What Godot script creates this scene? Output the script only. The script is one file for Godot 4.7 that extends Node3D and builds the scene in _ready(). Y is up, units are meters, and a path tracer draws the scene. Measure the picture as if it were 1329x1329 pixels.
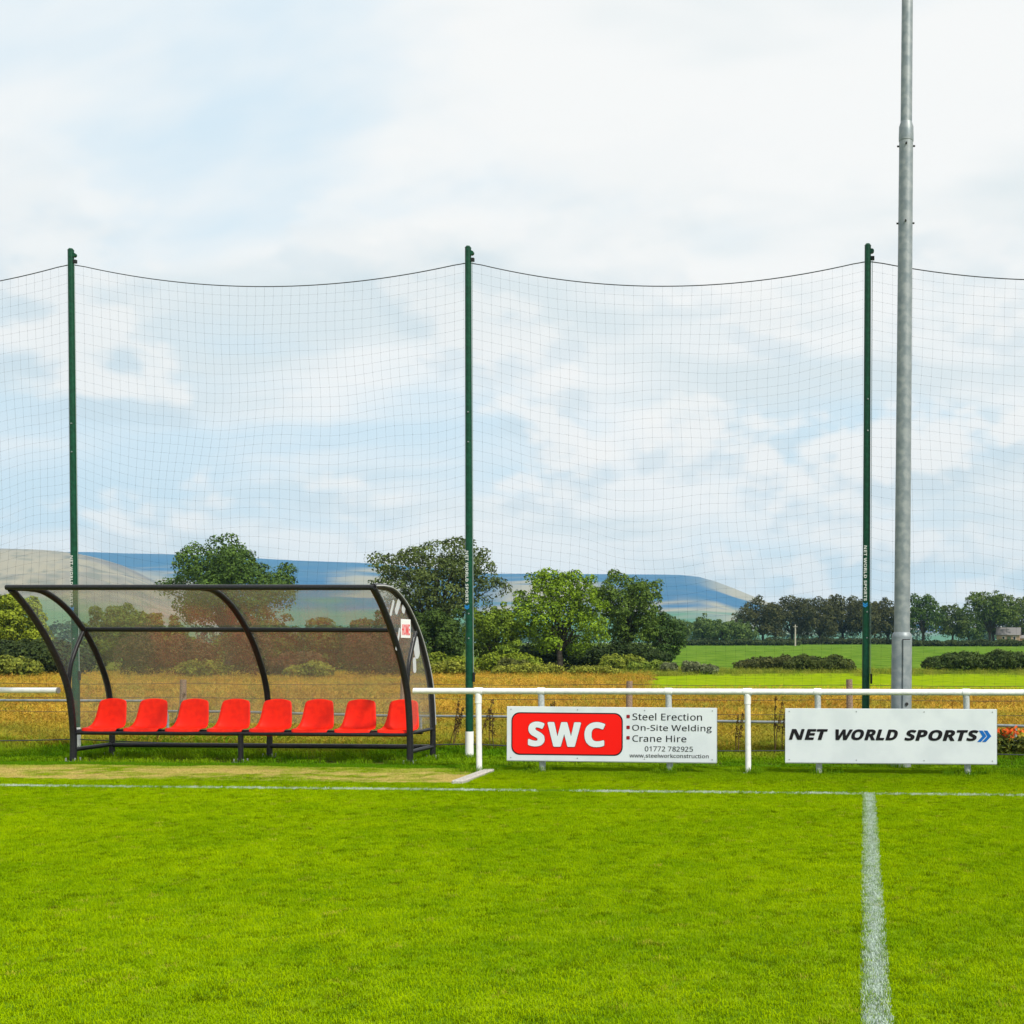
extends Node3D

const RAIL_Z := -13.57         # line of the white spectator rail

var used := {}
var noise := FastNoiseLite.new()
var rng := RandomNumberGenerator.new()

# ------------------------------------------------------------------ naming and tagging

func numbered(called: String) -> String:
	if not used.has(called):
		used[called] = 0
		return called
	used[called] += 1
	return "%s_%03d" % [called, used[called]]


func tag(o: Node3D, label: String, category: String, group := "", kind := "") -> Node3D:
	if label: o.set_meta("label", label)
	if category: o.set_meta("category", category)
	if group: o.set_meta("group", group)
	if kind: o.set_meta("kind", kind)
	return o


func thing(called: String, label: String, category: String, at: Vector3, group := "") -> Node3D:
	var o := Node3D.new()
	o.name = numbered(called)
	o.position = at
	add_child(o)
	return tag(o, label, category, group)


func piece(called: String, mesh: Mesh, mat: Material, parent: Node3D = null) -> MeshInstance3D:
	var o := MeshInstance3D.new()
	o.mesh = mesh
	o.material_override = mat
	o.name = numbered(called) if parent == null else called
	(self if parent == null else parent).add_child(o, true)
	return o


func structure(called: String, label: String, mesh: Mesh, mat: Material) -> MeshInstance3D:
	var o := piece(called, mesh, mat)
	tag(o, label, "", "", "structure")
	return o

# ------------------------------------------------------------------ shapes

func start() -> SurfaceTool:
	var st := SurfaceTool.new()
	st.begin(Mesh.PRIMITIVE_TRIANGLES)
	return st


func finish(st: SurfaceTool) -> ArrayMesh:
	st.generate_normals()
	return st.commit()


func tri(st: SurfaceTool, a: Vector3, b: Vector3, c: Vector3, out: Vector3) -> void:
	if (b - a).cross(c - a).dot(out) > 0.0:
		st.add_vertex(a); st.add_vertex(c); st.add_vertex(b)
	else:
		st.add_vertex(a); st.add_vertex(b); st.add_vertex(c)


func quad(st: SurfaceTool, a: Vector3, b: Vector3, c: Vector3, d: Vector3, out: Vector3) -> void:
	tri(st, a, b, c, out)
	tri(st, a, c, d, out)


func box(st: SurfaceTool, at: Vector3, size: Vector3, bevel := 0.004, basis := Basis()) -> void:
	st.set_smooth_group(-1)
	var h := size / 2.0
	var b := minf(bevel, minf(h.x, minf(h.y, h.z)) * 0.6)
	for axis in 3:
		var u := (axis + 1) % 3
		var v := (axis + 2) % 3
		for s in [-1.0, 1.0]:
			var q := []
			for k in [[-1, -1], [1, -1], [1, 1], [-1, 1]]:
				var p := Vector3()
				p[axis] = s * h[axis]
				p[u] = k[0] * (h[u] - b)
				p[v] = k[1] * (h[v] - b)
				q.append(at + basis * p)
			var n := Vector3()
			n[axis] = s
			quad(st, q[0], q[1], q[2], q[3], basis * n)
			for s2 in [-1.0, 1.0]:
				var e := []
				for k in [-1.0, 1.0]:
					var p := Vector3()
					p[axis] = s * h[axis]; p[u] = s2 * (h[u] - b); p[v] = k * (h[v] - b)
					e.append(at + basis * p)
				for k in [1.0, -1.0]:
					var p := Vector3()
					p[axis] = s * (h[axis] - b); p[u] = s2 * h[u]; p[v] = k * (h[v] - b)
					e.append(at + basis * p)
				var n2 := Vector3()
				n2[axis] = s
				n2[u] = s2
				quad(st, e[0], e[1], e[2], e[3], basis * n2)
	for sx in [-1.0, 1.0]:
		for sy in [-1.0, 1.0]:
			for sz in [-1.0, 1.0]:
				var s := Vector3(sx, sy, sz)
				var i := h - Vector3.ONE * b
				tri(st, at + basis * (s * Vector3(h.x, i.y, i.z)), at + basis * (s * Vector3(i.x, h.y, i.z)), at + basis * (s * Vector3(i.x, i.y, h.z)), basis * s)


func tube(st: SurfaceTool, pts: Array, r, sides := 10, caps := true) -> void:
	var rings := []
	var n_before := Vector3.ZERO
	for k in pts.size():
		var t: Vector3 = (pts[mini(k + 1, pts.size() - 1)] - pts[maxi(k - 1, 0)]).normalized()
		var n: Vector3
		if n_before == Vector3.ZERO:
			n = t.cross(Vector3.RIGHT if absf(t.x) < 0.8 else Vector3.UP).normalized()
		else:
			n = (n_before - t * n_before.dot(t)).normalized()
		n_before = n
		var b := t.cross(n)
		var rad: float = r[k] if r is Array else r
		var ring := []
		for i in sides:
			var a := TAU * i / sides
			ring.append(pts[k] + (n * cos(a) + b * sin(a)) * rad)
		rings.append(ring)
	st.set_smooth_group(0)
	for k in rings.size() - 1:
		for i in sides:
			var j := (i + 1) % sides
			st.add_vertex(rings[k][i]); st.add_vertex(rings[k + 1][i]); st.add_vertex(rings[k + 1][j])
			st.add_vertex(rings[k][i]); st.add_vertex(rings[k + 1][j]); st.add_vertex(rings[k][j])
	if caps:
		st.set_smooth_group(-1)
		for i in sides:
			var j := (i + 1) % sides
			tri(st, pts[0], rings[0][i], rings[0][j], pts[0] - pts[1])
			tri(st, pts[-1], rings[-1][i], rings[-1][j], pts[-1] - pts[-2])


func tube_mesh(pts: Array, r, sides := 10) -> ArrayMesh:
	var st := start()
	tube(st, pts, r, sides)
	return finish(st)


func box_mesh(at: Vector3, size: Vector3, bevel := 0.004, basis := Basis()) -> ArrayMesh:
	var st := start()
	box(st, at, size, bevel, basis)
	return finish(st)


func arch(points: Array, x: float, steps := 6) -> Array:
	# a smooth curve through (z, y) points in the plane at x
	var c := Curve3D.new()
	for k in points.size():
		var p := Vector3(x, points[k][1], points[k][0])
		var a: Array = points[maxi(k - 1, 0)]
		var b: Array = points[mini(k + 1, points.size() - 1)]
		var t := Vector3(0, b[1] - a[1], b[0] - a[0]) / 6.0
		c.add_point(p, -t, t)
	var out := []
	var n := (points.size() - 1) * steps
	for i in n + 1:
		out.append(c.samplef(float(i) / steps))
	return out


func lettering(text: String, w: float, h: float, depth: float, weight := 400, slant := 0.0, bold := 0.0, copies := 1) -> ArrayMesh:
	# raised letters, centred on the origin in the x-y plane, w by h
	var f := SystemFont.new()
	f.font_names = PackedStringArray(["Droid Sans"])
	f.font_weight = weight
	var tm := TextMesh.new()
	tm.font = f
	tm.font_size = 48
	tm.pixel_size = 0.01
	tm.curve_step = 1.0
	tm.depth = 0.1
	tm.text = text
	var a := tm.get_mesh_arrays()
	var v: PackedVector3Array = a[Mesh.ARRAY_VERTEX]
	var lo := v[0]
	var hi := v[0]
	for p in v:
		lo = lo.min(p)
		hi = hi.max(p)
	var size := hi - lo
	var idx: PackedInt32Array = a[Mesh.ARRAY_INDEX]
	var sv := PackedVector3Array()
	var si := PackedInt32Array()
	for c in copies:
		var off := Vector3.ZERO
		if copies > 1:
			off = Vector3(cos(TAU * c / copies), sin(TAU * c / copies), 0) * bold + Vector3(0, 0, 0.00012 * c)
		var first := sv.size()
		for p in v:
			var q := (p - lo) / size - Vector3.ONE * 0.5
			sv.append(Vector3(q.x * w + q.y * h * slant, q.y * h, q.z * depth) + off)
		for i in idx:
			si.append(first + i)
	var arrays := []
	arrays.resize(Mesh.ARRAY_MAX)
	arrays[Mesh.ARRAY_VERTEX] = sv
	arrays[Mesh.ARRAY_INDEX] = si
	var m := ArrayMesh.new()
	m.add_surface_from_arrays(Mesh.PRIMITIVE_TRIANGLES, arrays)
	return m


func plate(outline: PackedVector2Array, z: float, depth: float) -> ArrayMesh:
	# a flat plate with the outline in x-y, its face at z
	var st := start()
	st.set_smooth_group(-1)
	var t := Geometry2D.triangulate_polygon(outline)
	for i in range(0, t.size(), 3):
		var a := outline[t[i]]
		var b := outline[t[i + 1]]
		var c := outline[t[i + 2]]
		tri(st, Vector3(a.x, a.y, z), Vector3(b.x, b.y, z), Vector3(c.x, c.y, z), Vector3.BACK)
		tri(st, Vector3(a.x, a.y, z - depth), Vector3(b.x, b.y, z - depth), Vector3(c.x, c.y, z - depth), Vector3.FORWARD)
	for i in outline.size():
		var a := outline[i]
		var b := outline[(i + 1) % outline.size()]
		var m := (a + b) / 2.0
		quad(st, Vector3(a.x, a.y, z), Vector3(b.x, b.y, z), Vector3(b.x, b.y, z - depth), Vector3(a.x, a.y, z - depth), Vector3(m.x, m.y, 0))
	return finish(st)


func rounded(c: Vector2, w: float, h: float, r: float, n := 7) -> PackedVector2Array:
	var o := PackedVector2Array()
	for k in 4:
		var corner: Vector2 = c + Vector2([1, -1, -1, 1][k] * (w / 2 - r), [1, 1, -1, -1][k] * (h / 2 - r))
		for i in n:
			var a: float = PI / 2 * (k + float(i) / (n - 1))
			o.append(corner + Vector2(cos(a), sin(a)) * r)
	return o

# ------------------------------------------------------------------ materials

func paint(c: Color, rough := 0.5, metal := 0.0) -> StandardMaterial3D:
	var m := StandardMaterial3D.new()
	m.albedo_color = c.linear_to_srgb()
	m.roughness = rough
	m.metallic = metal
	m.metallic_specular = 0.3
	return m


func noise_map(freq: float, ramp: Array, size := 512, octaves := 4, seed_ := 1) -> NoiseTexture2D:
	var n := FastNoiseLite.new()
	n.noise_type = FastNoiseLite.TYPE_SIMPLEX_SMOOTH
	n.frequency = freq
	n.fractal_octaves = octaves
	n.seed = seed_
	var t := NoiseTexture2D.new()
	t.width = size
	t.height = size
	t.seamless = true
	t.noise = n
	if ramp.size():
		var g := Gradient.new()
		var offs := PackedFloat32Array()
		var cols := PackedColorArray()
		for r in ramp:
			offs.append(r[0])
			cols.append((r[1] as Color).linear_to_srgb())
		g.offsets = offs
		g.colors = cols
		t.color_ramp = g
	return t


func mottled(ramp: Array, freq: float, tile: float, rough := 0.6, metal := 0.0, bump := 0.0, seed_ := 1) -> StandardMaterial3D:
	var m := StandardMaterial3D.new()
	m.albedo_texture = noise_map(freq, ramp, 512, 4, seed_)
	m.uv1_triplanar = true
	m.uv1_world_triplanar = true
	m.uv1_scale = Vector3.ONE / tile
	m.roughness = rough
	m.metallic = metal
	m.metallic_specular = 0.35
	if bump > 0.0:
		m.heightmap_enabled = true
		m.heightmap_texture = noise_map(freq * 2.0, [], 512, 4, seed_ + 7)
		m.heightmap_scale = bump
	return m


func leafy(rough := 0.55, through := 0.5) -> StandardMaterial3D:
	var m := StandardMaterial3D.new()
	m.vertex_color_use_as_albedo = true
	m.roughness = rough
	m.metallic_specular = 0.18
	m.backlight_enabled = true
	m.backlight = Color(through, through, through)
	return m

# ------------------------------------------------------------------ the land

func ground_height(x: float, d: float) -> float:
	var h := 2.3 * clampf((d - 66.0) / 200.0, 0.0, 1.0) + maxf(0.0, d - 266.0) * 0.004
	return h


func land_mesh(xs: Array, ds: Array, lift: float, colour: Callable) -> ArrayMesh:
	var v := PackedVector3Array()
	var c := PackedColorArray()
	var idx := PackedInt32Array()
	for d in ds:
		for x in xs:
			v.append(Vector3(x, ground_height(x, d) + lift, -d))
			c.append(colour.call(x, d))
	var w := xs.size()
	for j in ds.size() - 1:
		for i in w - 1:
			var a := j * w + i
			idx.append_array(PackedInt32Array([a, a + w, a + w + 1, a, a + w + 1, a + 1]))
	return raw_mesh(v, c, idx)


func raw_mesh(v: PackedVector3Array, c: PackedColorArray, idx: PackedInt32Array, smooth := false) -> ArrayMesh:
	var arrays := []
	arrays.resize(Mesh.ARRAY_MAX)
	arrays[Mesh.ARRAY_VERTEX] = v
	if c.size(): arrays[Mesh.ARRAY_COLOR] = c
	arrays[Mesh.ARRAY_INDEX] = idx
	var m := ArrayMesh.new()
	m.add_surface_from_arrays(Mesh.PRIMITIVE_TRIANGLES, arrays)
	if smooth:
		var st := SurfaceTool.new()
		st.create_from(m, 0)
		st.generate_normals()
		m = st.commit()
	return m


func steps(a: float, b: float, n: int) -> Array:
	var o := []
	for i in n + 1:
		o.append(lerpf(a, b, float(i) / n))
	return o


func hill(profile: Array, d_ridge: float, d_foot: float, foot: float, colour: Callable, seed_: int) -> ArrayMesh:
	# real moorland slopes: bearing (x over distance) and crest height; rises from its foot to the crest and falls away behind
	var v := PackedVector3Array()
	var c := PackedColorArray()
	var idx := PackedInt32Array()
	var n := FastNoiseLite.new()
	n.seed = seed_
	n.frequency = 0.004
	n.fractal_octaves = 4
	var cols := 240
	var rows := 44
	var b0: float = profile[0][0]
	var b1: float = profile[-1][0]
	for j in rows + 1:
		var s := float(j) / (rows - 8)
		for i in cols + 1:
			var b := lerpf(b0, b1, float(i) / cols)
			var k := 0
			while k < profile.size() - 2 and profile[k + 1][0] < b:
				k += 1
			var f: float = clampf((b - profile[k][0]) / (profile[k + 1][0] - profile[k][0]), 0, 1)
			var p0: float = profile[maxi(k - 1, 0)][1]
			var p1: float = profile[k][1]
			var p2: float = profile[k + 1][1]
			var p3: float = profile[mini(k + 2, profile.size() - 1)][1]
			var crest := cubic_interpolate(p1, p2, p0, p3, f)
			var d := lerpf(d_foot, d_ridge, s)
			var x := b * d
			var rise := pow(minf(s, 1.0), 0.85) if s <= 1.0 else 1.0 - (s - 1.0) * 1.6
			var wob := n.get_noise_2d(x, d) * 14.0 * sin(PI * clampf(s, 0, 1))
			v.append(Vector3(x, foot + (crest - foot) * rise + wob, -d))
			c.append(colour.call(b, s, n.get_noise_2d(x * 0.9 + 700, d * 1.6), 1.6 * n.get_noise_2d(x * 5.0, d * 9.0)))
	var w := cols + 1
	for j in rows:
		for i in cols:
			var a := j * w + i
			idx.append_array(PackedInt32Array([a, a + w, a + w + 1, a, a + w + 1, a + 1]))
	return raw_mesh(v, c, idx, true)

# ------------------------------------------------------------------ grass

func tuft(blades: int, radius: float, h0: float, h1: float, width: float, lean: float, heads := false) -> ArrayMesh:
	var v := PackedVector3Array()
	var idx := PackedInt32Array()
	for k in blades:
		var a := rng.randf() * TAU
		var r := sqrt(rng.randf()) * radius
		var p := Vector3(cos(a) * r, -0.004, sin(a) * r)
		var h := rng.randf_range(h0, h1)
		var to := rng.randf() * TAU
		var l := Vector3(cos(to), 0, sin(to)) * h * lean * rng.randf_range(0.2, 1.0)
		var side := Vector3(cos(to + rng.randf_range(0.8, 2.3)), 0, sin(to + 1.57)) * width * 0.5
		var mid := p + l * 0.35 + Vector3.UP * h * 0.62
		var tip := p + l + Vector3.UP * h * (1.0 - 0.25 * lean)
		var f := v.size()
		v.append_array(PackedVector3Array([p - side, p + side, mid - side * 0.8, mid + side * 0.8, tip]))
		idx.append_array(PackedInt32Array([f, f + 2, f + 3, f, f + 3, f + 1, f + 2, f + 4, f + 3]))
		if heads and k % 3 == 0:
			f = v.size()
			var up := (tip - mid).normalized()
			var s2 := side.normalized() * 0.004
			v.append_array(PackedVector3Array([tip - up * 0.01, tip + up * 0.04 - s2, tip + up * 0.04 + s2, tip + up * 0.10]))
			idx.append_array(PackedInt32Array([f, f + 1, f + 2, f + 1, f + 3, f + 2]))
	return raw_mesh(v, PackedColorArray(), idx)


func sward(called: String, label: String, mesh: Mesh, mat: Material, rows: Array, kind := "stuff", category := "grass") -> MultiMeshInstance3D:
	# rows: [position, scale across, scale up, colour]
	var buf := PackedFloat32Array()
	buf.resize(rows.size() * 16)
	var k := 0
	for r in rows:
		var a := rng.randf() * TAU
		var c: float = cos(a) * r[1]
		var s: float = sin(a) * r[1]
		var p: Vector3 = r[0]
		var col: Color = r[3]
		buf[k] = c; buf[k + 2] = s; buf[k + 3] = p.x
		buf[k + 5] = r[2]; buf[k + 7] = p.y
		buf[k + 8] = -s; buf[k + 10] = c; buf[k + 11] = p.z
		buf[k + 12] = col.r; buf[k + 13] = col.g; buf[k + 14] = col.b; buf[k + 15] = 1.0
		k += 16
	var m := MultiMesh.new()
	m.transform_format = MultiMesh.TRANSFORM_3D
	m.use_colors = true
	m.mesh = mesh
	m.instance_count = rows.size()
	m.buffer = buf
	var o := MultiMeshInstance3D.new()
	o.multimesh = m
	o.material_override = mat
	o.name = numbered(called)
	add_child(o)
	tag(o, label, category if kind == "stuff" else "", "", kind)
	return o

# ------------------------------------------------------------------ trees

func foliage(lobes: Array, n: int, size: float, dark: Color, light: Color, gap := 0.25, grain := 0.6) -> ArrayMesh:
	var v := PackedVector3Array()
	var c := PackedColorArray()
	var idx := PackedInt32Array()
	var area := []
	var total := 0.0
	for l in lobes:
		var r: Vector3 = l[1]
		total += r.x * r.y + r.y * r.z + r.x * r.z
		area.append(total)
	var off := Vector3(rng.randf(), rng.randf(), rng.randf()) * 500.0
	for k in n:
		var pick := rng.randf() * total
		var q := 0
		while area[q] < pick:
			q += 1
		var dir := Vector3(rng.randfn(), rng.randfn(), rng.randfn()).normalized()
		if dir.y < -0.3 and rng.randf() < 0.5:
			dir.y = -dir.y
		var lr: Vector3 = lobes[q][1]
		var p: Vector3 = lobes[q][0] + dir * lr * (0.55 + 0.5 * sqrt(rng.randf()))
		var clump := noise.get_noise_3dv((p + off) * (26.0 / maxf(lr.x, 0.6)))
		if clump < -gap:
			continue
		p += dir * clump * lr.x * 0.25
		var nrm := (dir + Vector3(rng.randfn(), rng.randfn() + 0.35, rng.randfn()) * 0.55).normalized()
		var t := nrm.cross(Vector3(rng.randfn(), rng.randfn(), rng.randfn())).normalized()
		var b := nrm.cross(t)
		var s := size * rng.randf_range(0.6, 1.35)
		var col := dark.lerp(light, clampf(0.5 + grain * clump + rng.randf_range(-0.35, 0.35), 0.0, 1.0))
		var f := v.size()
		v.append_array(PackedVector3Array([p - t * s, p + b * s * 0.55 + nrm * s * 0.12, p + t * s, p - b * s * 0.55 + nrm * s * 0.12]))
		c.append_array(PackedColorArray([col, col, col, col]))
		idx.append_array(PackedInt32Array([f, f + 1, f + 2, f, f + 2, f + 3]))
	return raw_mesh(v, c, idx)


const LEAF_FINE := 0.55      # leaves are small against the crown

func tree(called: String, label: String, group: String, at: Vector2, h: float, r: float, low: float, leaves: int, size: float, dark: Color, light: Color, gap := 0.25, lobes_n := 11, flat := 0.8) -> Node3D:
	var y0 := ground_height(at.x, -at.y)
	var root := thing(called, label, "tree", Vector3(at.x, y0, at.y), group)
	var mid := Vector3(0, (h + low) / 2.0, 0)
	var half := Vector3(r, (h - low) / 2.0, r * 0.9)
	var lobes := [[mid + Vector3(0, half.y * 0.05, 0), half * 0.52]]
	var st := start()
	var fork := Vector3(rng.randf_range(-0.2, 0.2), maxf(low * 0.75, h * 0.2), 0)
	var tr := 0.024 * h + 0.05
	tube(st, [Vector3(0, -0.3, 0), Vector3(0, 0.15, 0), fork * 0.5 + Vector3(0.04, 0, 0), fork, mid + Vector3(0, half.y * 0.4, 0)], [tr * 1.5, tr * 1.1, tr * 0.95, tr * 0.85, tr * 0.2], 8)
	for k in lobes_n * 2:
		var a := TAU * (k * 0.381966 + rng.randf() * 0.15)
		var e := lerpf(-0.8, 0.98, (k + 0.5) / (lobes_n * 2))
		var rr := sqrt(maxf(0.05, 1.0 - e * e)) * rng.randf_range(0.45, 0.86)
		var c := mid + Vector3(cos(a) * rr, e * rng.randf_range(0.60, 0.80), sin(a) * rr) * half
		var s := rng.randf_range(0.17, 0.36)
		lobes.append([c, Vector3(half.x * s, minf(half.y, half.x) * s * flat, half.z * s)])
		var knee := fork.lerp(c, 0.45) + Vector3(0, 0.08 * h, 0)
		tube(st, [fork - Vector3(0, 0.1, 0), knee, c], [tr * 0.42, tr * 0.22, tr * 0.05], 6)
	for k in lobes_n:
		# sprays that break the outline
		var dir := Vector3(rng.randfn(), absf(rng.randfn()) * 0.8, rng.randfn()).normalized()
		lobes.append([mid + dir * half * rng.randf_range(0.86, 1.04), half * rng.randf_range(0.08, 0.16)])
	piece("trunk", finish(st), bark, root)
	piece("crown", foliage(lobes, int(leaves * 2.6), size * LEAF_FINE, dark * 1.2, light * 1.45, gap), leaf_mat, root)
	return root


func bush(called: String, label: String, category: String, group: String, at: Vector2, w: float, h: float, deep: float, leaves: int, size: float, dark: Color, light: Color, turn := 0.0, n := 7, gap := 0.45) -> Node3D:
	var root := thing(called, label, category, Vector3(at.x, ground_height(at.x, -at.y), at.y), group)
	root.rotation.y = turn
	var lobes := []
	for k in n:
		var x := (float(k) + 0.5) / n * 2.0 - 1.0
		var top := h * (1.0 - 0.25 * pow(absf(x), 3.0)) * rng.randf_range(0.76, 1.04)
		var c := Vector3(x * w * 0.5 * (1.0 - 0.6 / n), top * 0.52, rng.randf_range(-0.15, 0.15) * deep)
		lobes.append([c, Vector3(w / n * rng.randf_range(0.75, 1.0), top * 0.48, deep * 0.5)])
	piece("foliage", foliage(lobes, int(leaves * 1.8), size * 0.7, dark * 1.1, light * 1.25, gap), leaf_mat, root)
	return root

var bark: StandardMaterial3D
var leaf_mat: StandardMaterial3D

# ------------------------------------------------------------------ sky

const EXPOSURE := 1.3

func sky_colour(a: FastNoiseLite, b: FastNoiseLite, dir: Vector3) -> Vector3:
	# a broken sheet of cloud overhead, seen in perspective, with thin blue gaps
	var y := clampf(dir.y, 0, 1)
	var q := 1.0 / (y + 0.20)
	var px := dir.x * q
	var pz := dir.z * q * 1.5
	var wob := a.get_noise_2d(px * 0.8 + 31.0, pz * 0.8)
	var fine := b.get_noise_2d(px * 1.2 + wob * 0.8, pz * 1.2)
	var thick := a.get_noise_2d(px + wob * 0.9, pz) * 1.1 + 0.55 * fine + 0.16 + 0.16 * pow(1.0 - y, 6.0)
	var cover := smoothstep(-0.42, 0.30, thick)
	var blue := Vector3(0.66, 0.84, 0.945).lerp(Vector3(0.61, 0.80, 0.94), clampf(y * 2.0, 0, 1))
	var lump := b.get_noise_2d(px * 0.7 + 9.0, pz * 1.0 + 4.0)
	var shade := smoothstep(-0.30, 0.45, lump + 0.6 * wob - 0.5 * y)
	var cloud := Vector3(0.99, 0.985, 0.965).lerp(Vector3(0.72, 0.81, 0.84), shade * 0.8)
	var c := blue.lerp(cloud, 0.15 + 0.80 * cover)
	# small bright heaps drifting below the sheet, greyer underneath
	var heap := func(lift: float) -> float:
		return b.get_noise_3d(dir.x * 5.5 + wob * 0.5, (dir.y + lift) * 12.0, dir.z * 5.5) + 0.30 * b.get_noise_3d(dir.x * 21.0, (dir.y + lift) * 38.0, dir.z * 21.0)
	var low := smoothstep(0.46, 0.14, y)
	c = c.lerp(Vector3(0.64, 0.755, 0.82), smoothstep(0.0, 0.36, heap.call(0.018)) * 0.55 * low)
	c = c.lerp(Vector3(1.0, 0.985, 0.955), smoothstep(0.02, 0.34, heap.call(0.0)) * 0.85 * low)
	return c.lerp(Vector3(0.89, 0.94, 0.96), 0.30 * pow(1.0 - y, 14.0))


func sky_image(w: int, h: int) -> Image:
	var a := FastNoiseLite.new()
	a.noise_type = FastNoiseLite.TYPE_SIMPLEX_SMOOTH
	a.seed = 126
	a.frequency = 0.30
	a.fractal_octaves = 3
	var b := FastNoiseLite.new()
	b.noise_type = FastNoiseLite.TYPE_SIMPLEX_SMOOTH
	b.seed = 226
	b.frequency = 1.0
	b.fractal_octaves = 5
	b.fractal_gain = 0.55
	var data := PackedFloat32Array()
	data.resize(w * h * 4)
	var low := Vector3(0.20, 0.26, 0.16)
	for j in h:
		var el := PI * (0.5 - (j + 0.5) / h)
		var y := sin(el)
		var ce := cos(el)
		for i in w:
			var c := low
			if y > -0.01:
				# the panorama's first column looks along -z
				var az := TAU * (i + 0.5) / w
				c = sky_colour(a, b, Vector3(sin(az) * ce, y, -cos(az) * ce))
			var k := (j * w + i) * 4
			data[k] = c.x / EXPOSURE
			data[k + 1] = c.y / EXPOSURE
			data[k + 2] = c.z / EXPOSURE
			data[k + 3] = 1.0
	return Image.create_from_data(w, h, false, Image.FORMAT_RGBAF, data.to_byte_array())


func _ready() -> void:
	rng.seed = 4
	noise.seed = 8
	noise.frequency = 0.05
	noise.fractal_octaves = 2

	# the camera stands on the halfway line, eye level 1.5 m, a shifted lens keeping verticals upright
	var cam := Camera3D.new()
	cam.name = "camera"
	cam.set_frustum(0.1 * 1329.0 / 1500.0, Vector2(0.1 * -351.5 / 1500.0, 0.1 * 175.5 / 1500.0), 0.1, 9000.0)
	cam.position = Vector3(0, 1.5, 0)
	cam.rotation_degrees.y = 4.35
	add_child(cam)
	cam.current = true

	var env := Environment.new()
	env.background_mode = Environment.BG_SKY
	var sm := PanoramaSkyMaterial.new()
	sm.panorama = ImageTexture.create_from_image(sky_image(3072, 1536))
	env.sky = Sky.new()
	env.sky.sky_material = sm
	env.tonemap_mode = Environment.TONE_MAPPER_LINEAR
	env.tonemap_exposure = EXPOSURE
	env.ssao_enabled = true
	env.ssil_enabled = true
	env.sdfgi_enabled = true
	env.fog_enabled = true
	env.fog_mode = Environment.FOG_MODE_EXPONENTIAL
	env.fog_density = 0.00013
	env.fog_light_color = Color(0.62, 0.84, 0.98)
	var we := WorldEnvironment.new()
	we.name = "environment"
	we.environment = env
	add_child(we)

	var sun := DirectionalLight3D.new()
	sun.name = "sun"
	sun.light_energy = 1.1
	sun.light_color = Color(1.0, 0.975, 0.93)
	sun.light_angular_distance = 4.0
	sun.shadow_enabled = true
	add_child(sun)
	sun.look_at_from_position(Vector3(0.75, 1.0, 0.62), Vector3.ZERO)

	bark = mottled([[0.3, Color(0.03, 0.025, 0.02)], [0.7, Color(0.07, 0.058, 0.045)]], 0.02, 1.5, 0.9)
	leaf_mat = leafy()

	build_land()
	build_trees()
	build_net()
	build_mast()
	build_rails()
	build_boards()
	build_dugout()
	build_grass()

# ------------------------------------------------------------------ land

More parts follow.
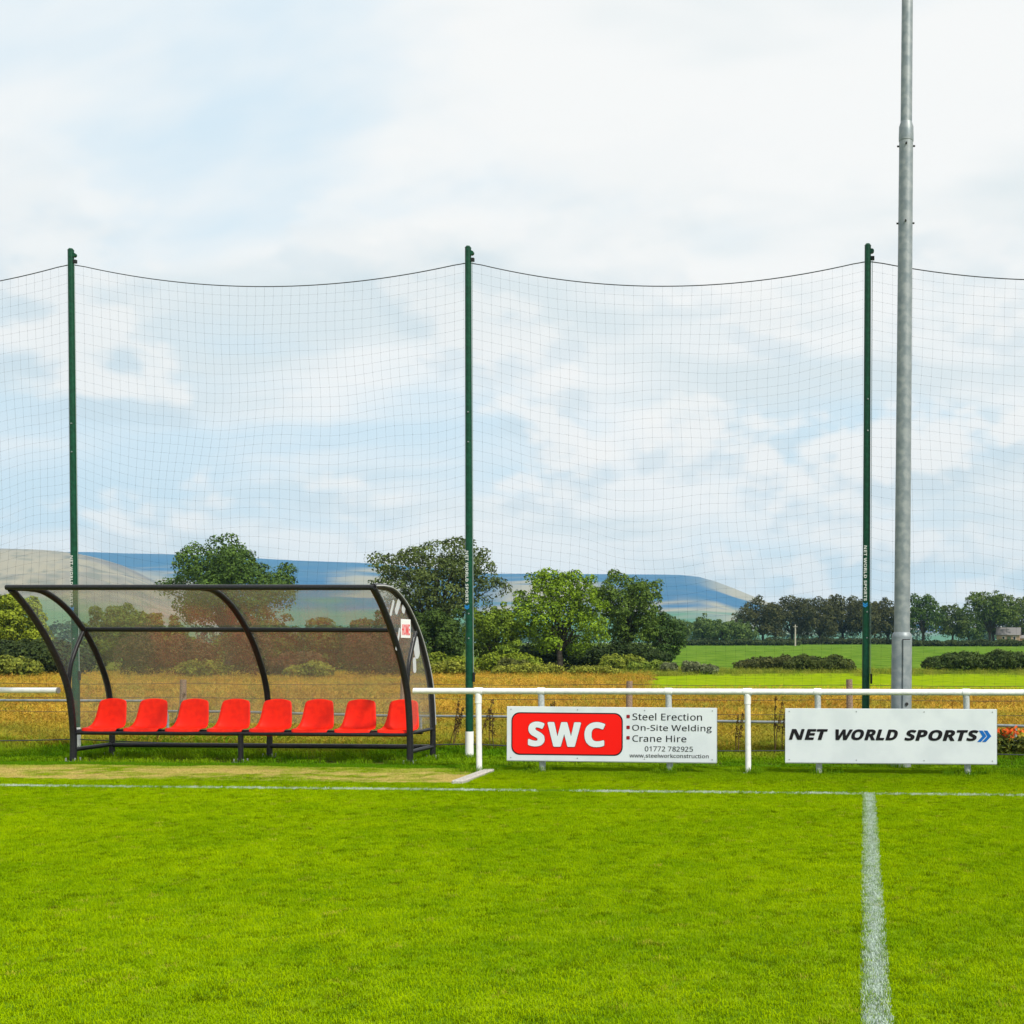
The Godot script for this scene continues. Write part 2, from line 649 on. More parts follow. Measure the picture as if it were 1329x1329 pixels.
func build_land() -> void:
	var soil := StandardMaterial3D.new()
	soil.vertex_color_use_as_albedo = true
	soil.roughness = 0.95
	soil.albedo_texture = noise_map(0.02, [[0.25, Color(0.55, 0.55, 0.5)], [0.75, Color(1, 1, 1)]], 512, 5, 3)
	soil.uv1_triplanar = true
	soil.uv1_world_triplanar = true
	soil.uv1_scale = Vector3.ONE / 3.0
	var xs := steps(-4500, -400, 12) + steps(-350, -60, 20) + steps(-55, 55, 90) + steps(60, 350, 20) + steps(400, 4500, 12)
	var ds := steps(-300, -20, 8) + steps(-15, 100, 110) + steps(105, 300, 30) + steps(350, 1000, 8) + steps(1300, 3200, 6)
	for m in [soil]: m.specular_mode = BaseMaterial3D.SPECULAR_DISABLED
	structure("ground", "", land_mesh(xs, ds, 0.0, func(x, d):
		if d < 15.6: return Color(0.10, 0.13, 0.02)
		var k := noise.get_noise_2d(x * 6.0, d * 6.0)
		if d > 58.0 and d < 90.0: return Color(0.10, 0.15, 0.02).lerp(Color(0.22, 0.21, 0.04), clampf(0.5 + k, 0, 1))
		if d <= 58.0: return Color(0.36, 0.25, 0.06).lerp(Color(0.26, 0.24, 0.05), clampf(0.5 + k, 0, 1))
		return Color(0.09, 0.17, 0.03).lerp(Color(0.16, 0.20, 0.05), clampf(0.5 + k, 0, 1))), soil)

	var turf := mottled([[0.25, Color(0.09, 0.17, 0.008)], [0.5, Color(0.14, 0.24, 0.008)], [0.8, Color(0.20, 0.28, 0.012)]], 0.012, 2.2, 0.9, 0.0, 1.5, 5)
	turf.specular_mode = BaseMaterial3D.SPECULAR_DISABLED
	structure("pitch", "", land_mesh(steps(-40, 14, 54), steps(-3, 12.4, 30), 0.004, func(_x, _d): return Color.WHITE), turf)
	var straw := mottled([[0.3, Color(0.26, 0.20, 0.06)], [0.6, Color(0.52, 0.40, 0.16)], [0.8, Color(0.28, 0.25, 0.05)]], 0.02, 1.2, 0.95, 0.0, 1.0, 9)
	straw.specular_mode = BaseMaterial3D.SPECULAR_DISABLED
	structure("worn_ground", "", land_mesh(steps(-30, -4.6, 40), steps(12.43, 14.05, 6), 0.004, func(_x, _d): return Color.WHITE), straw)

	# the far fields behind the wire fence
	var lime := mottled([[0.3, Color(0.17, 0.255, 0.006)], [0.7, Color(0.24, 0.32, 0.008)]], 0.02, 9.0, 0.9, 0.0, 2.0, 12)
	lime.specular_mode = BaseMaterial3D.SPECULAR_DISABLED
	structure("mown_field", "", field(-7.4, -12.5, 36.5, 66.5, 20), lime)
	var pasture := mottled([[0.3, Color(0.075, 0.15, 0.015)], [0.7, Color(0.13, 0.215, 0.026)]], 0.015, 26.0, 0.9, 0.0, 2.0, 14)
	pasture.specular_mode = BaseMaterial3D.SPECULAR_DISABLED
	structure("pasture", "", field(-12.5, -46.0, 66.7, 262.0, 60), pasture)

	# the kerb edging by the first rail post
	var slab := mottled([[0.3, Color(0.34, 0.32, 0.28)], [0.7, Color(0.56, 0.53, 0.48)]], 0.03, 0.4, 0.85, 0.0, 0.6, 4)
	var st := start()
	box(st, Vector3(-4.53, 0.0, -12.93), Vector3(0.13, 0.09, 1.22), 0.012, Basis(Vector3.UP, 0.04))
	structure("kerb", "", finish(st), slab)

	var moor := StandardMaterial3D.new()
	moor.vertex_color_use_as_albedo = true
	moor.roughness = 1.0
	var near := hill([[-1.5, 110], [-1.2, 140], [-1.0, 158], [-0.9, 160], [-0.839, 157], [-0.794, 155], [-0.75, 152], [-0.713, 144], [-0.676, 127], [-0.643, 101], [-0.618, 78], [-0.574, 45], [-0.52, 20], [-0.45, 8]], 1700.0, 950.0, 6.0, func(b, s, n, m):
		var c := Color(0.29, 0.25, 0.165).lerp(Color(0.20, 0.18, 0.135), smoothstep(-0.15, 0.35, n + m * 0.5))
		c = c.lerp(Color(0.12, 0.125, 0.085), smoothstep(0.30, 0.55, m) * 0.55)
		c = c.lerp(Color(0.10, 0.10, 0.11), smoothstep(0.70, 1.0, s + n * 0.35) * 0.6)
		return c.lerp(Color(0.09, 0.17, 0.05), 1.0 - smoothstep(0.12, 0.34, s + n * 0.3)), 3)
	structure("near_hill", "", near, moor)
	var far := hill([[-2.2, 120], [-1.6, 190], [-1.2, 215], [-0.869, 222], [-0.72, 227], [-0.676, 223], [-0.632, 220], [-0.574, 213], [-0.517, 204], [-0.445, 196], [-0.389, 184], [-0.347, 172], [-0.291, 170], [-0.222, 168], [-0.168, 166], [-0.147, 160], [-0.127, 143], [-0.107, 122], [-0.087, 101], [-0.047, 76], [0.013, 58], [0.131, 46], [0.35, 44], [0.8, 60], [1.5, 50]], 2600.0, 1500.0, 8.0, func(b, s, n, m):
		# heather moor, cloud shadow and haze painted in as blue; bleached grass painted sunlit
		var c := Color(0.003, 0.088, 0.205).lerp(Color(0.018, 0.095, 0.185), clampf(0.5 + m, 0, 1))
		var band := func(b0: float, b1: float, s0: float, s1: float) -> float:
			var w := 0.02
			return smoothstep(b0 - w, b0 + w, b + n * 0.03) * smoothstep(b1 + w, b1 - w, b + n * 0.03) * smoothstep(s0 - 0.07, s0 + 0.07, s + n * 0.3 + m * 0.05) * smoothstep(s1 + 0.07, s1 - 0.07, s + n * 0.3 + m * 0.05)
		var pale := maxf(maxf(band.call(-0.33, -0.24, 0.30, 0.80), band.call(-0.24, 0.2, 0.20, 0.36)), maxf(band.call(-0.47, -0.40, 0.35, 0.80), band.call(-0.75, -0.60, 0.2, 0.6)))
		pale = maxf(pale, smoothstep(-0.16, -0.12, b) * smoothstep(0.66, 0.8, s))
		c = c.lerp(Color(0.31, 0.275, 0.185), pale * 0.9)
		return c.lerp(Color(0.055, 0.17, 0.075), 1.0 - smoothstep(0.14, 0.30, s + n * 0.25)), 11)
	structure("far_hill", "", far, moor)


func field(xa: float, xb: float, d0: float, d1: float, rows: int) -> ArrayMesh:
	var v := PackedVector3Array()
	var idx := PackedInt32Array()
	var cols := 30
	for j in rows + 1:
		var f := float(j) / rows
		var d := lerpf(d0, d1, f)
		var left := lerpf(xa, xb, f) + noise.get_noise_1d(d * 8.0) * 1.5
		for i in cols + 1:
			var x := lerpf(left, 190.0, pow(float(i) / cols, 1.6))
			v.append(Vector3(x, ground_height(x, d + noise.get_noise_1d(x * 3.0) * 0.6) + 0.03, -d - (noise.get_noise_1d(x * 3.0) * 1.2 if j == 0 else 0.0)))
	for j in rows:
		for i in cols:
			var a := j * (cols + 1) + i
			idx.append_array(PackedInt32Array([a, a + cols + 1, a + cols + 2, a, a + cols + 2, a + 1]))
	return raw_mesh(v, PackedColorArray(), idx)

# ------------------------------------------------------------------ trees, hedges, the barn

func build_trees() -> void:
	var g1 := "trees at the far side of the meadow"
	var deep := Color(0.020, 0.045, 0.012)
	var oak := Color(0.075, 0.125, 0.022)
	tree("oak_tree", "broad round-topped oak rising behind the dugout roof, hills on its left", g1, Vector2(-47.1, -81.7), 9.5, 4.7, 1.4, 10500, 0.20, deep, oak, 0.30, 15, 0.85)
	tree("oak_tree", "tall open oak with sky showing through, just left of the middle green post", g1, Vector2(-27.0, -70.1), 8.3, 4.1, 2.3, 9500, 0.17, Color(0.025, 0.042, 0.014), Color(0.085, 0.11, 0.03), 0.12, 17, 0.62)
	tree("ash_tree", "bright yellow-green ash right of the middle green post, trunk showing at its foot", g1, Vector2(-18.8, -68.8), 6.4, 3.0, -0.1, 8500, 0.16, Color(0.040, 0.080, 0.008), Color(0.16, 0.24, 0.016), 0.22, 14, 0.75)
	tree("sycamore_tree", "rounded mid-green tree right of the bright ash", g1, Vector2(-16.3, -77.0), 6.6, 2.8, 0.5, 6500, 0.17, Color(0.03, 0.06, 0.012), Color(0.10, 0.15, 0.025), 0.25, 13, 0.8)
	tree("thorn_tree", "low dark tree at the right end of the tree belt by the green pasture", g1, Vector2(-14.2, -79.1), 4.2, 1.6, -0.3, 3000, 0.16, deep, Color(0.05, 0.085, 0.02), 0.3, 8)
	tree("holly_tree", "dark dense tree directly right of the dugout, beneath the open oak", g1, Vector2(-25.0, -64.3), 4.0, 2.2, -0.3, 6000, 0.15, Color(0.018, 0.04, 0.010), Color(0.06, 0.095, 0.018), 0.35, 9)
	tree("hazel_tree", "fresh green small tree behind the middle green post", g1, Vector2(-22.2, -67.5), 4.2, 2.0, 0.0, 5000, 0.15, Color(0.04, 0.075, 0.010), Color(0.15, 0.21, 0.02), 0.3, 9)
	tree("alder_tree", "yellow-green bushy tree at the left edge beyond the dugout", g1, Vector2(-47.9, -60.6), 4.7, 2.5, 0.2, 7000, 0.16, Color(0.05, 0.08, 0.008), Color(0.22, 0.26, 0.02), 0.3, 11)
	tree("alder_tree", "yellow-green tree cut off by the left edge of the picture", g1, Vector2(-52.6, -62.2), 5.2, 2.4, 0.2, 4500, 0.17, Color(0.045, 0.08, 0.010), Color(0.19, 0.24, 0.02), 0.3, 10)
	tree("elder_tree", "green bushy tree seen through the left end panel of the dugout", g1, Vector2(-46.0, -68.0), 4.2, 2.6, -0.3, 6000, 0.17, Color(0.03, 0.055, 0.010), Color(0.12, 0.16, 0.02), 0.3, 9)
	tree("elder_tree", "green bushy tree seen through the roof panel left of the big round oak", g1, Vector2(-42.6, -66.0), 3.5, 2.3, -0.3, 5000, 0.17, deep, Color(0.09, 0.13, 0.02), 0.3, 9)
	tree("thorn_tree", "low green tree seen through the panel right of the middle hoop", g1, Vector2(-34.9, -72.6), 3.4, 2.8, -0.5, 5000, 0.17, deep, Color(0.07, 0.11, 0.02), 0.3, 9)
	tree("thorn_tree", "green tree under the round oak, seen through the middle of the roof panel", g1, Vector2(-38.5, -71.0), 3.5, 3.0, -0.5, 5000, 0.17, deep, Color(0.07, 0.115, 0.022), 0.3, 9)
	tree("thorn_tree", "low green tree seen through the panel at the right end of the dugout", g1, Vector2(-29.3, -68.5), 3.7, 2.4, -0.4, 5000, 0.17, deep, Color(0.065, 0.10, 0.02), 0.3, 9)

	var spots := [[-34.3, 2.7, 2.2, "left half of the rear panel"], [-32.0, 2.2, 2.5, "rear panel left of the middle hoop"], [-29.0, 2.9, 2.4, "rear panel at the middle hoop"], [-26.4, 1.6, 1.7, "rear panel right of the middle hoop"], [-24.3, 2.5, 2.2, "right half of the rear panel"], [-22.2, 2.9, 1.8, "right-hand end of the rear panel"], [-27.6, 1.2, 1.5, "rear panel, lowest of them"]]
	for s in spots:
		bush("thorn_bush", "dark olive-brown thorn bush seen through the " + s[3], "bush", "thorn bushes behind the dugout", Vector2(s[0], rng.randf_range(-54.5, -51.5)), s[2], s[1], 1.5, 5500, 0.07, Color(0.034, 0.026, 0.013), Color(0.125, 0.088, 0.038), 0.0, 3, 0.3)
	bush("hedge", "dark green hedge at the left edge, left of the dugout", "hedge", "", Vector2(-43.0, -55.0), 7.4, 2.0, 2.0, 9000, 0.13, Color(0.018, 0.03, 0.010), Color(0.05, 0.07, 0.018), 0.05, 9, 0.5)
	bush("hedge", "low dark hedge in the shade under the trees right of the middle green post", "hedge", "", Vector2(-19.0, -73.5), 12.0, 1.9, 2.0, 9000, 0.15, Color(0.015, 0.03, 0.010), Color(0.04, 0.06, 0.016), 0.1, 10, 0.5)
	bush("bramble", "bright bramble clump at the foot of the open oak right of the dugout", "bush", "brambles along the meadow edge", Vector2(-23.8, -61.5), 4.2, 1.3, 1.6, 3500, 0.12, Color(0.05, 0.08, 0.01), Color(0.20, 0.24, 0.02), 0.0, 6)
	bush("bramble", "bright bramble clump between the middle green post and the ash trunk", "bush", "brambles along the meadow edge", Vector2(-20.4, -64.0), 3.8, 1.25, 1.4, 3200, 0.12, Color(0.055, 0.09, 0.01), Color(0.22, 0.27, 0.02), 0.0, 6)
	bush("bramble", "olive shrub standing left of the ash trunk", "bush", "brambles along the meadow edge", Vector2(-19.6, -62.5), 1.6, 1.0, 1.0, 1500, 0.11, Color(0.04, 0.05, 0.012), Color(0.12, 0.13, 0.03), 0.0, 4)
	bush("bramble", "pale green shrub right of the ash, in front of the pasture corner", "bush", "brambles along the meadow edge", Vector2(-14.3, -66.0), 2.6, 1.15, 1.2, 2400, 0.11, Color(0.06, 0.09, 0.012), Color(0.22, 0.25, 0.03), 0.0, 5)
	bush("bramble", "low light green shrub between the pale shrub and the rush clumps", "bush", "brambles along the meadow edge", Vector2(-12.2, -63.0), 2.4, 0.8, 1.0, 1800, 0.10, Color(0.05, 0.09, 0.012), Color(0.19, 0.24, 0.03), 0.0, 5)
	for s in [[-39.5, 1.1, 2.6, "left end panel"], [-30.4, 1.0, 2.0, "gap beside the middle hoop"], [-25.4, 0.9, 2.2, "gap left of the right-hand bushes"]]:
		bush("scrub", "bright low scrub at the meadow edge, seen through the " + s[3], "bush", "scrub at the meadow edge", Vector2(s[0], -50.5), s[2], s[1], 1.2, 2200, 0.10, Color(0.05, 0.075, 0.012), Color(0.20, 0.22, 0.03), 0.0, 4)
	for s in [[-21.0, -56.0, 0.8, 3.0, "before the hazel"], [-17.4, -57.5, 0.7, 3.4, "before the ash trunk"], [-14.0, -58.0, 0.6, 2.6, "left of the rush clumps"]]:
		bush("scrub", "low yellow-green scrub at the far meadow edge, " + s[4], "bush", "scrub at the meadow edge", Vector2(s[0], s[1]), s[3], s[2], 1.4, 2200, 0.10, Color(0.06, 0.08, 0.012), Color(0.24, 0.25, 0.03), 0.0, 5)
	for s in [[-10.9, 0.75, "left"], [-9.7, 0.85, "middle"], [-8.7, 0.65, "right"]]:
		bush("rush_clump", "grey-green rush clump before the pasture, %s one of three" % s[2], "plant", "rush clumps at the pasture corner", Vector2(s[0], -62.0), 0.9, s[1], 0.7, 900, 0.10, Color(0.05, 0.06, 0.03), Color(0.15, 0.17, 0.08), 0.0, 3)
	bush("field_hedge", "long dark clipped hedge in the pasture right of the floodlight mast", "hedge", "", Vector2(9.2, -67.6), 12.4, 1.35, 1.8, 15000, 0.11, Color(0.018, 0.035, 0.010), Color(0.06, 0.085, 0.022), 0.08, 13, 0.55)
	bush("field_hedge", "low dark hedge in the pasture ending just left of the right green post", "hedge", "", Vector2(-3.0, -67.0), 4.2, 1.1, 1.6, 5500, 0.11, Color(0.02, 0.035, 0.010), Color(0.075, 0.09, 0.022), 0.06, 6, 0.5)
	bush("field_hedge", "shorter brownish-green hedge adjoining the low pasture hedge on its left", "hedge", "", Vector2(-6.0, -69.0), 4.2, 1.0, 1.4, 4500, 0.11, Color(0.025, 0.035, 0.012), Color(0.085, 0.09, 0.028), 0.02, 6, 0.5)

	var g2 := "dark trees along the far field edge"
	var tips := ["first from the left", "second from the left", "third from the left", "fourth from the left", "fifth, behind the right green post", "sixth, left of the floodlight mast"]
	var k := 0
	for s in [[-23.3, -248.9, 10.3, 5.4], [-17.8, -261.4, 11.0, 5.4], [-11.2, -254.9, 10.7, 5.2], [-6.3, -265.3, 11.6, 5.0], [-1.0, -258.7, 10.5, 5.2], [3.8, -263.0, 10.3, 4.6]]:
		tree("beech_tree", "dark brownish-green tree of the far row, " + tips[k], g2, Vector2(s[0], s[1]), s[2], s[3] * 1.2, -0.3, 3800, 0.42, Color(0.024, 0.028, 0.011), Color(0.070, 0.073, 0.025), 0.35, 10, 0.95)
		k += 1
	var g3 := "far trees at the right of the pasture"
	tree("oak_tree", "tall dark green far tree just right of the floodlight mast", g3, Vector2(10.8, -241.5), 11.7, 4.5, 0.4, 3200, 0.40, deep, Color(0.06, 0.10, 0.018), 0.22, 12, 0.8)
	tree("ash_tree", "lower mid-green far tree right of the tall one by the mast", g3, Vector2(17.6, -252.1), 8.7, 4.6, 0.0, 2600, 0.40, Color(0.025, 0.045, 0.012), Color(0.08, 0.11, 0.025), 0.3, 10)
	tree("oak_tree", "large spreading far oak with a bare dark trunk beside the stone barn", g3, Vector2(24.1, -237.5), 11.0, 6.3, 3.2, 3800, 0.40, Color(0.025, 0.05, 0.012), Color(0.09, 0.125, 0.022), 0.18, 14, 0.75)
	tree("thorn_tree", "low green far tree filling the gap left of the spreading oak", g3, Vector2(21.6, -257.4), 7.6, 4.6, -0.2, 2600, 0.40, deep, Color(0.07, 0.11, 0.022), 0.3, 9)
	tree("beech_tree", "green far tree standing behind the stone barn", g3, Vector2(36.0, -279.0), 12.0, 5.4, 0.0, 3000, 0.42, Color(0.03, 0.05, 0.012), Color(0.10, 0.13, 0.02), 0.3, 11)
	tree("beech_tree", "dark far tree beyond the barn, its crown joining the spreading oak", g3, Vector2(29.8, -284.0), 10.6, 5.0, 0.0, 2600, 0.42, deep, Color(0.06, 0.085, 0.02), 0.3, 10)
	tree("beech_tree", "far tree cut off by the right edge of the picture", g3, Vector2(41.5, -262.0), 10.8, 5.2, 0.0, 2600, 0.42, Color(0.03, 0.05, 0.012), Color(0.09, 0.12, 0.02), 0.3, 10)
	var g4 := "pale distant trees left of the dark row"
	k = 0
	for s in [[-38.0, -226.0, 5.9, 3.4, "at the left, beside the near tree belt"], [-34.2, -236.0, 6.4, 3.4, "second from the near tree belt"], [-28.4, -222.0, 5.4, 3.6, "third, beneath the end of the far hill"], [-27.2, -243.0, 5.2, 3.6, "fourth, touching the dark row"], [-42.5, -232.0, 6.2, 3.4, "mostly hidden behind the near tree belt"]]:
		tree("maple_tree", "small distant green tree under the hills, " + s[4], g4, Vector2(s[0], s[1]), s[2], s[3], -0.2, 2000, 0.36, Color(0.03, 0.06, 0.018), Color(0.10, 0.145, 0.035), 0.3, 9)
	bush("field_hedge", "thin dark hedgerow along the far edge of the pasture, under the distant trees", "hedge", "", Vector2(-27.0, -221.0), 27.0, 1.3, 2.2, 6500, 0.28, Color(0.02, 0.035, 0.014), Color(0.06, 0.08, 0.024), 0.02, 16, 0.5)
	bush("field_hedge", "dark hedgerow on the far edge of the pasture in front of the stone barn", "hedge", "", Vector2(24.0, -207.0), 36.0, 1.2, 2.4, 9000, 0.28, Color(0.018, 0.03, 0.012), Color(0.055, 0.075, 0.022), 0.02, 20, 0.5)
	bush("field_hedge", "dark far hedgerow at the foot of the dark tree row", "hedge", "", Vector2(-7.0, -243.0), 34.0, 1.5, 2.4, 7000, 0.30, Color(0.018, 0.026, 0.012), Color(0.05, 0.06, 0.02), 0.0, 18, 0.5)
	# wooded ground between the fields and the hills
	var wood := []
	var st_wood := []
	for i in 90:
		var d := rng.randf_range(420, 900)
		var x := rng.randf_range(-1.3, 0.9) * d
		var r := rng.randf_range(5, 11)
		wood.append([Vector3(x, ground_height(x, d) + r * 0.35, -d), Vector3(r * 1.8, r * 0.6, r)])
	var w := piece("distant_woodland", foliage(wood, 60000, 0.9, Color(0.02, 0.05, 0.02), Color(0.07, 0.11, 0.035), 0.4), leaf_mat)
	tag(w, "band of distant woods and hedges at the foot of the hills", "woodland", "", "stuff")

	var p := thing("telegraph_pole", "thin pale wooden telegraph pole before the dark far trees", "pole", Vector3(-14.0, ground_height(0, 214.6), -214.6))
	var pole_wood := mottled([[0.3, Color(0.30, 0.27, 0.22)], [0.7, Color(0.48, 0.44, 0.37)]], 0.02, 1.0, 0.9)
	piece("shaft", tube_mesh([Vector3(0, -0.5, 0), Vector3(0, 4.0, 0)], [0.16, 0.12], 8), pole_wood, p)
	piece("crossarm", box_mesh(Vector3(0, 3.6, 0.13), Vector3(0.9, 0.1, 0.1)), pole_wood, p)
	build_barn()


func build_barn() -> void:
	var at := Vector3(28.2, ground_height(0, 240) - 0.2, -240.0)
	var b := thing("stone_barn", "small pinkish stone barn with pale slate roof half hidden by the far hedgerow", "barn", at)
	b.rotation.y = -0.18
	var stone := mottled([[0.3, Color(0.30, 0.20, 0.13)], [0.7, Color(0.46, 0.33, 0.22)]], 0.05, 3.0, 0.95, 0.0, 3.0, 6)
	var slate := mottled([[0.3, Color(0.16, 0.155, 0.155)], [0.7, Color(0.27, 0.255, 0.25)]], 0.05, 3.0, 0.7, 0.0, 2.0, 7)
	var gloom := paint(Color(0.02, 0.02, 0.02), 0.3)
	var st := start()
	box(st, Vector3(0, 1.1, 0), Vector3(4.6, 2.2, 3.4), 0.01)
	for s in [-1.0, 1.0]:
		st.set_smooth_group(-1)
		tri(st, Vector3(s * 2.3, 2.2, -1.7), Vector3(s * 2.3, 2.2, 1.7), Vector3(s * 2.3, 3.7, 0), Vector3(s, 0, 0))
	piece("wall", finish(st), stone, b)
	st = start()
	for s in [-1.0, 1.0]:
		box(st, Vector3(0, 2.93, s * 0.93), Vector3(5.0, 0.12, 2.5), 0.02, Basis(Vector3.RIGHT, s * 0.69))
	piece("roof", finish(st), slate, b)
	for x in [-0.9, 1.3]:
		var f := piece("window", box_mesh(Vector3(x, 1.55, 1.71), Vector3(0.6, 0.8, 0.06), 0.01), paint(Color(0.7, 0.68, 0.62)), b)
		piece("pane", box_mesh(Vector3(x, 1.55, 1.745), Vector3(0.46, 0.66, 0.03), 0.0), gloom, f)
	piece("door", box_mesh(Vector3(0.2, 0.95, 1.72), Vector3(0.8, 1.9, 0.06), 0.01), paint(Color(0.07, 0.10, 0.05), 0.6), b)
	var s := thing("barn_outhouse", "low stone outhouse adjoining the right side of the barn", "outhouse", at + Vector3(3.7, 0, -0.4))
	s.rotation.y = -0.18
	piece("wall", box_mesh(Vector3(0, 0.8, 0), Vector3(2.6, 1.6, 2.6), 0.02), stone, s)
	piece("roof", box_mesh(Vector3(0, 1.82, 0), Vector3(2.9, 0.1, 3.0), 0.02, Basis(Vector3.RIGHT, 0.22)), slate, s)
	piece("door", box_mesh(Vector3(0.5, 0.7, 1.32), Vector3(0.8, 1.3, 0.05), 0.01), paint(Color(0.75, 0.75, 0.72), 0.6), s)

# ------------------------------------------------------------------ ball-stop netting

func build_net() -> void:
	var green := mottled([[0.35, Color(0.003, 0.045, 0.022)], [0.65, Color(0.005, 0.066, 0.032)]], 0.02, 0.8, 0.38, 0.0, 0.0, 2)
	var galv := galvanised()
	var rope := paint(Color(0.05, 0.055, 0.06), 0.8)
	var twine := paint(Color(0.012, 0.022, 0.018), 0.8)
	var white := paint(Color(0.8, 0.8, 0.78), 0.5)
	var dark := paint(Color(0.02, 0.02, 0.02), 0.5)
	# x of the foot, height, sideways lean at the top
	var posts := [[-16.9, 7.15, -0.05, "green ball-stop post beyond the left edge of the picture", -15.85], [-11.17, 7.10, -0.085, "tall green ball-stop post at the left, its foot behind the dugout", -15.5], [-5.37, 6.86, -0.02, "tall green ball-stop post in the middle, right of the dugout", -15.15], [-0.067, 6.61, 0.03, "tall green ball-stop post at the right, beside the floodlight mast", -14.75], [5.3, 6.55, 0.02, "green ball-stop post beyond the right edge of the picture", -14.45]]
	for p in posts:
		var o := thing("net_post", p[3], "post", Vector3(p[0], 0, p[4]), "posts of the ball-stop net")
		var h: float = p[1]
		var up := func(y: float) -> Vector3: return Vector3(p[2] * y / h, y, 0)
		piece("pole", tube_mesh([up.call(0.3), up.call(2.2), up.call(h)], [0.050, 0.048, 0.041], 16), green, o)
		piece("ground_sleeve", tube_mesh([Vector3(0, -0.2, 0), up.call(0.37)], 0.055, 16), white, o)
		piece("cap", tube_mesh([up.call(h), up.call(h + 0.025)], [0.044, 0.026], 16), green, o)
		var pul := piece("pulley", tube_mesh([up.call(h - 0.07) + Vector3(0.05, 0, -0.02), up.call(h - 0.07) + Vector3(0.05, 0, 0.02)], 0.030, 14), green, o)
		piece("bracket", box_mesh(up.call(h - 0.16) + Vector3(0.06, 0, 0), Vector3(0.05, 0.05, 0.035)), dark, pul)
		piece("halyard", tube_mesh([up.call(h - 0.18) + Vector3(0.056, 0, 0.01), up.call(3.6) + Vector3(0.058, 0, 0.012), up.call(1.12) + Vector3(0.06, 0, 0.01)], 0.004, 6), paint(Color(0.25, 0.33, 0.30), 0.8), o)
		piece("cleat", box_mesh(up.call(1.1) + Vector3(0.068, 0, 0.012), Vector3(0.028, 0.13, 0.03), 0.006), dark, o)
		for y in [1.62, 1.95, 4.25, 4.65]:
			piece("bolt", tube_mesh([up.call(y) + Vector3(0.012, 0, 0.038), up.call(y) + Vector3(0.012, 0, 0.056)], 0.009, 8), galv, o)
		var l := piece("lettering", lettering("NET WORLD SPORTS", 0.70, 0.038, 0.004, 700), paint(Color(0.58, 0.60, 0.58), 0.6), o)
		l.transform = Transform3D(Basis(Vector3.BACK, -PI / 2), up.call(2.44) + Vector3(-0.012, 0, 0.0480))
		for q in 2:
			var c := PackedVector2Array([Vector2(-0.02, 0.03), Vector2(0.0, 0.03), Vector2(0.02, 0), Vector2(0, -0.03), Vector2(-0.02, -0.03), Vector2(0, 0)])
			var e := piece("chevron", plate(c, 0.002, 0.004), paint(Color(0.02, 0.20, 0.50), 0.5), o)
			e.transform = Transform3D(Basis(Vector3.BACK, -PI / 2), up.call(2.05 - q * 0.025) + Vector3(-0.012, 0, 0.0480))

	var where := ["left edge, cut off by the picture", "first full bay, behind the dugout", "second full bay, above the advertising boards", "right edge, behind the floodlight mast"]
	for k in 4:
		var a: Array = posts[k]
		var b: Array = posts[k + 1]
		var o := thing("ball_stop_net", "fine square-mesh ball-stop net, bay at the " + where[k], "net", Vector3(a[0], 0, a[4]), "bays of the ball-stop net")
		var w: float = b[0] - a[0]
		var ya: float = a[1] - 0.2
		var yb: float = b[1] - 0.2
		var xa: float = a[2]
		var xb: float = b[2]
		var at := func(u: float, v: float) -> Vector3:
			# v runs 0 at the head rope to 1 at the foot rope
			var top := lerpf(ya, yb, u) - 4.0 * u * (1.0 - u) * 0.315
			var foot := 0.20 - 4.0 * u * (1 - u) * 0.05
			var y := lerpf(top, foot, v) + 0.15 * sin(v * PI) * (noise.get_noise_2d(u * 40.0 + k * 90.0, v * 25.0)) - 0.10 * sin(v * PI) * 4.0 * u * (1.0 - u)
			var x := lerpf(xa * (1 - v) + 0.06, w + xb * (1 - v) - 0.06, u) + 0.24 * sin(v * PI) * noise.get_noise_2d(u * 22.0 + 300.0, v * 30.0 + k * 70.0) * sin(u * PI)
			return Vector3(x, y, (b[4] - a[4]) * u + 0.16 * sin(v * PI) * sin(u * PI) * noise.get_noise_2d(u * 30.0 + 50.0, v * 30.0 + k * 33.0))
		var rp := []
		for i in 41:
			rp.append(at.call(i / 40.0, 0.0))
		rp[0] -= Vector3(0.06, 0, 0)
		rp[-1] += Vector3(0.06, 0, 0)
		piece("head_rope", tube_mesh(rp, 0.0065, 6), rope, o)
		rp = []
		for i in 41:
			rp.append(at.call(i / 40.0, 1.0))
		piece("foot_rope", tube_mesh(rp, 0.008, 6), rope, o)
		var mesh := net_mesh(at, int(w / 0.13), 50)
		tag(piece("mesh_strands", mesh, twine, o), "", "", "", "stuff")


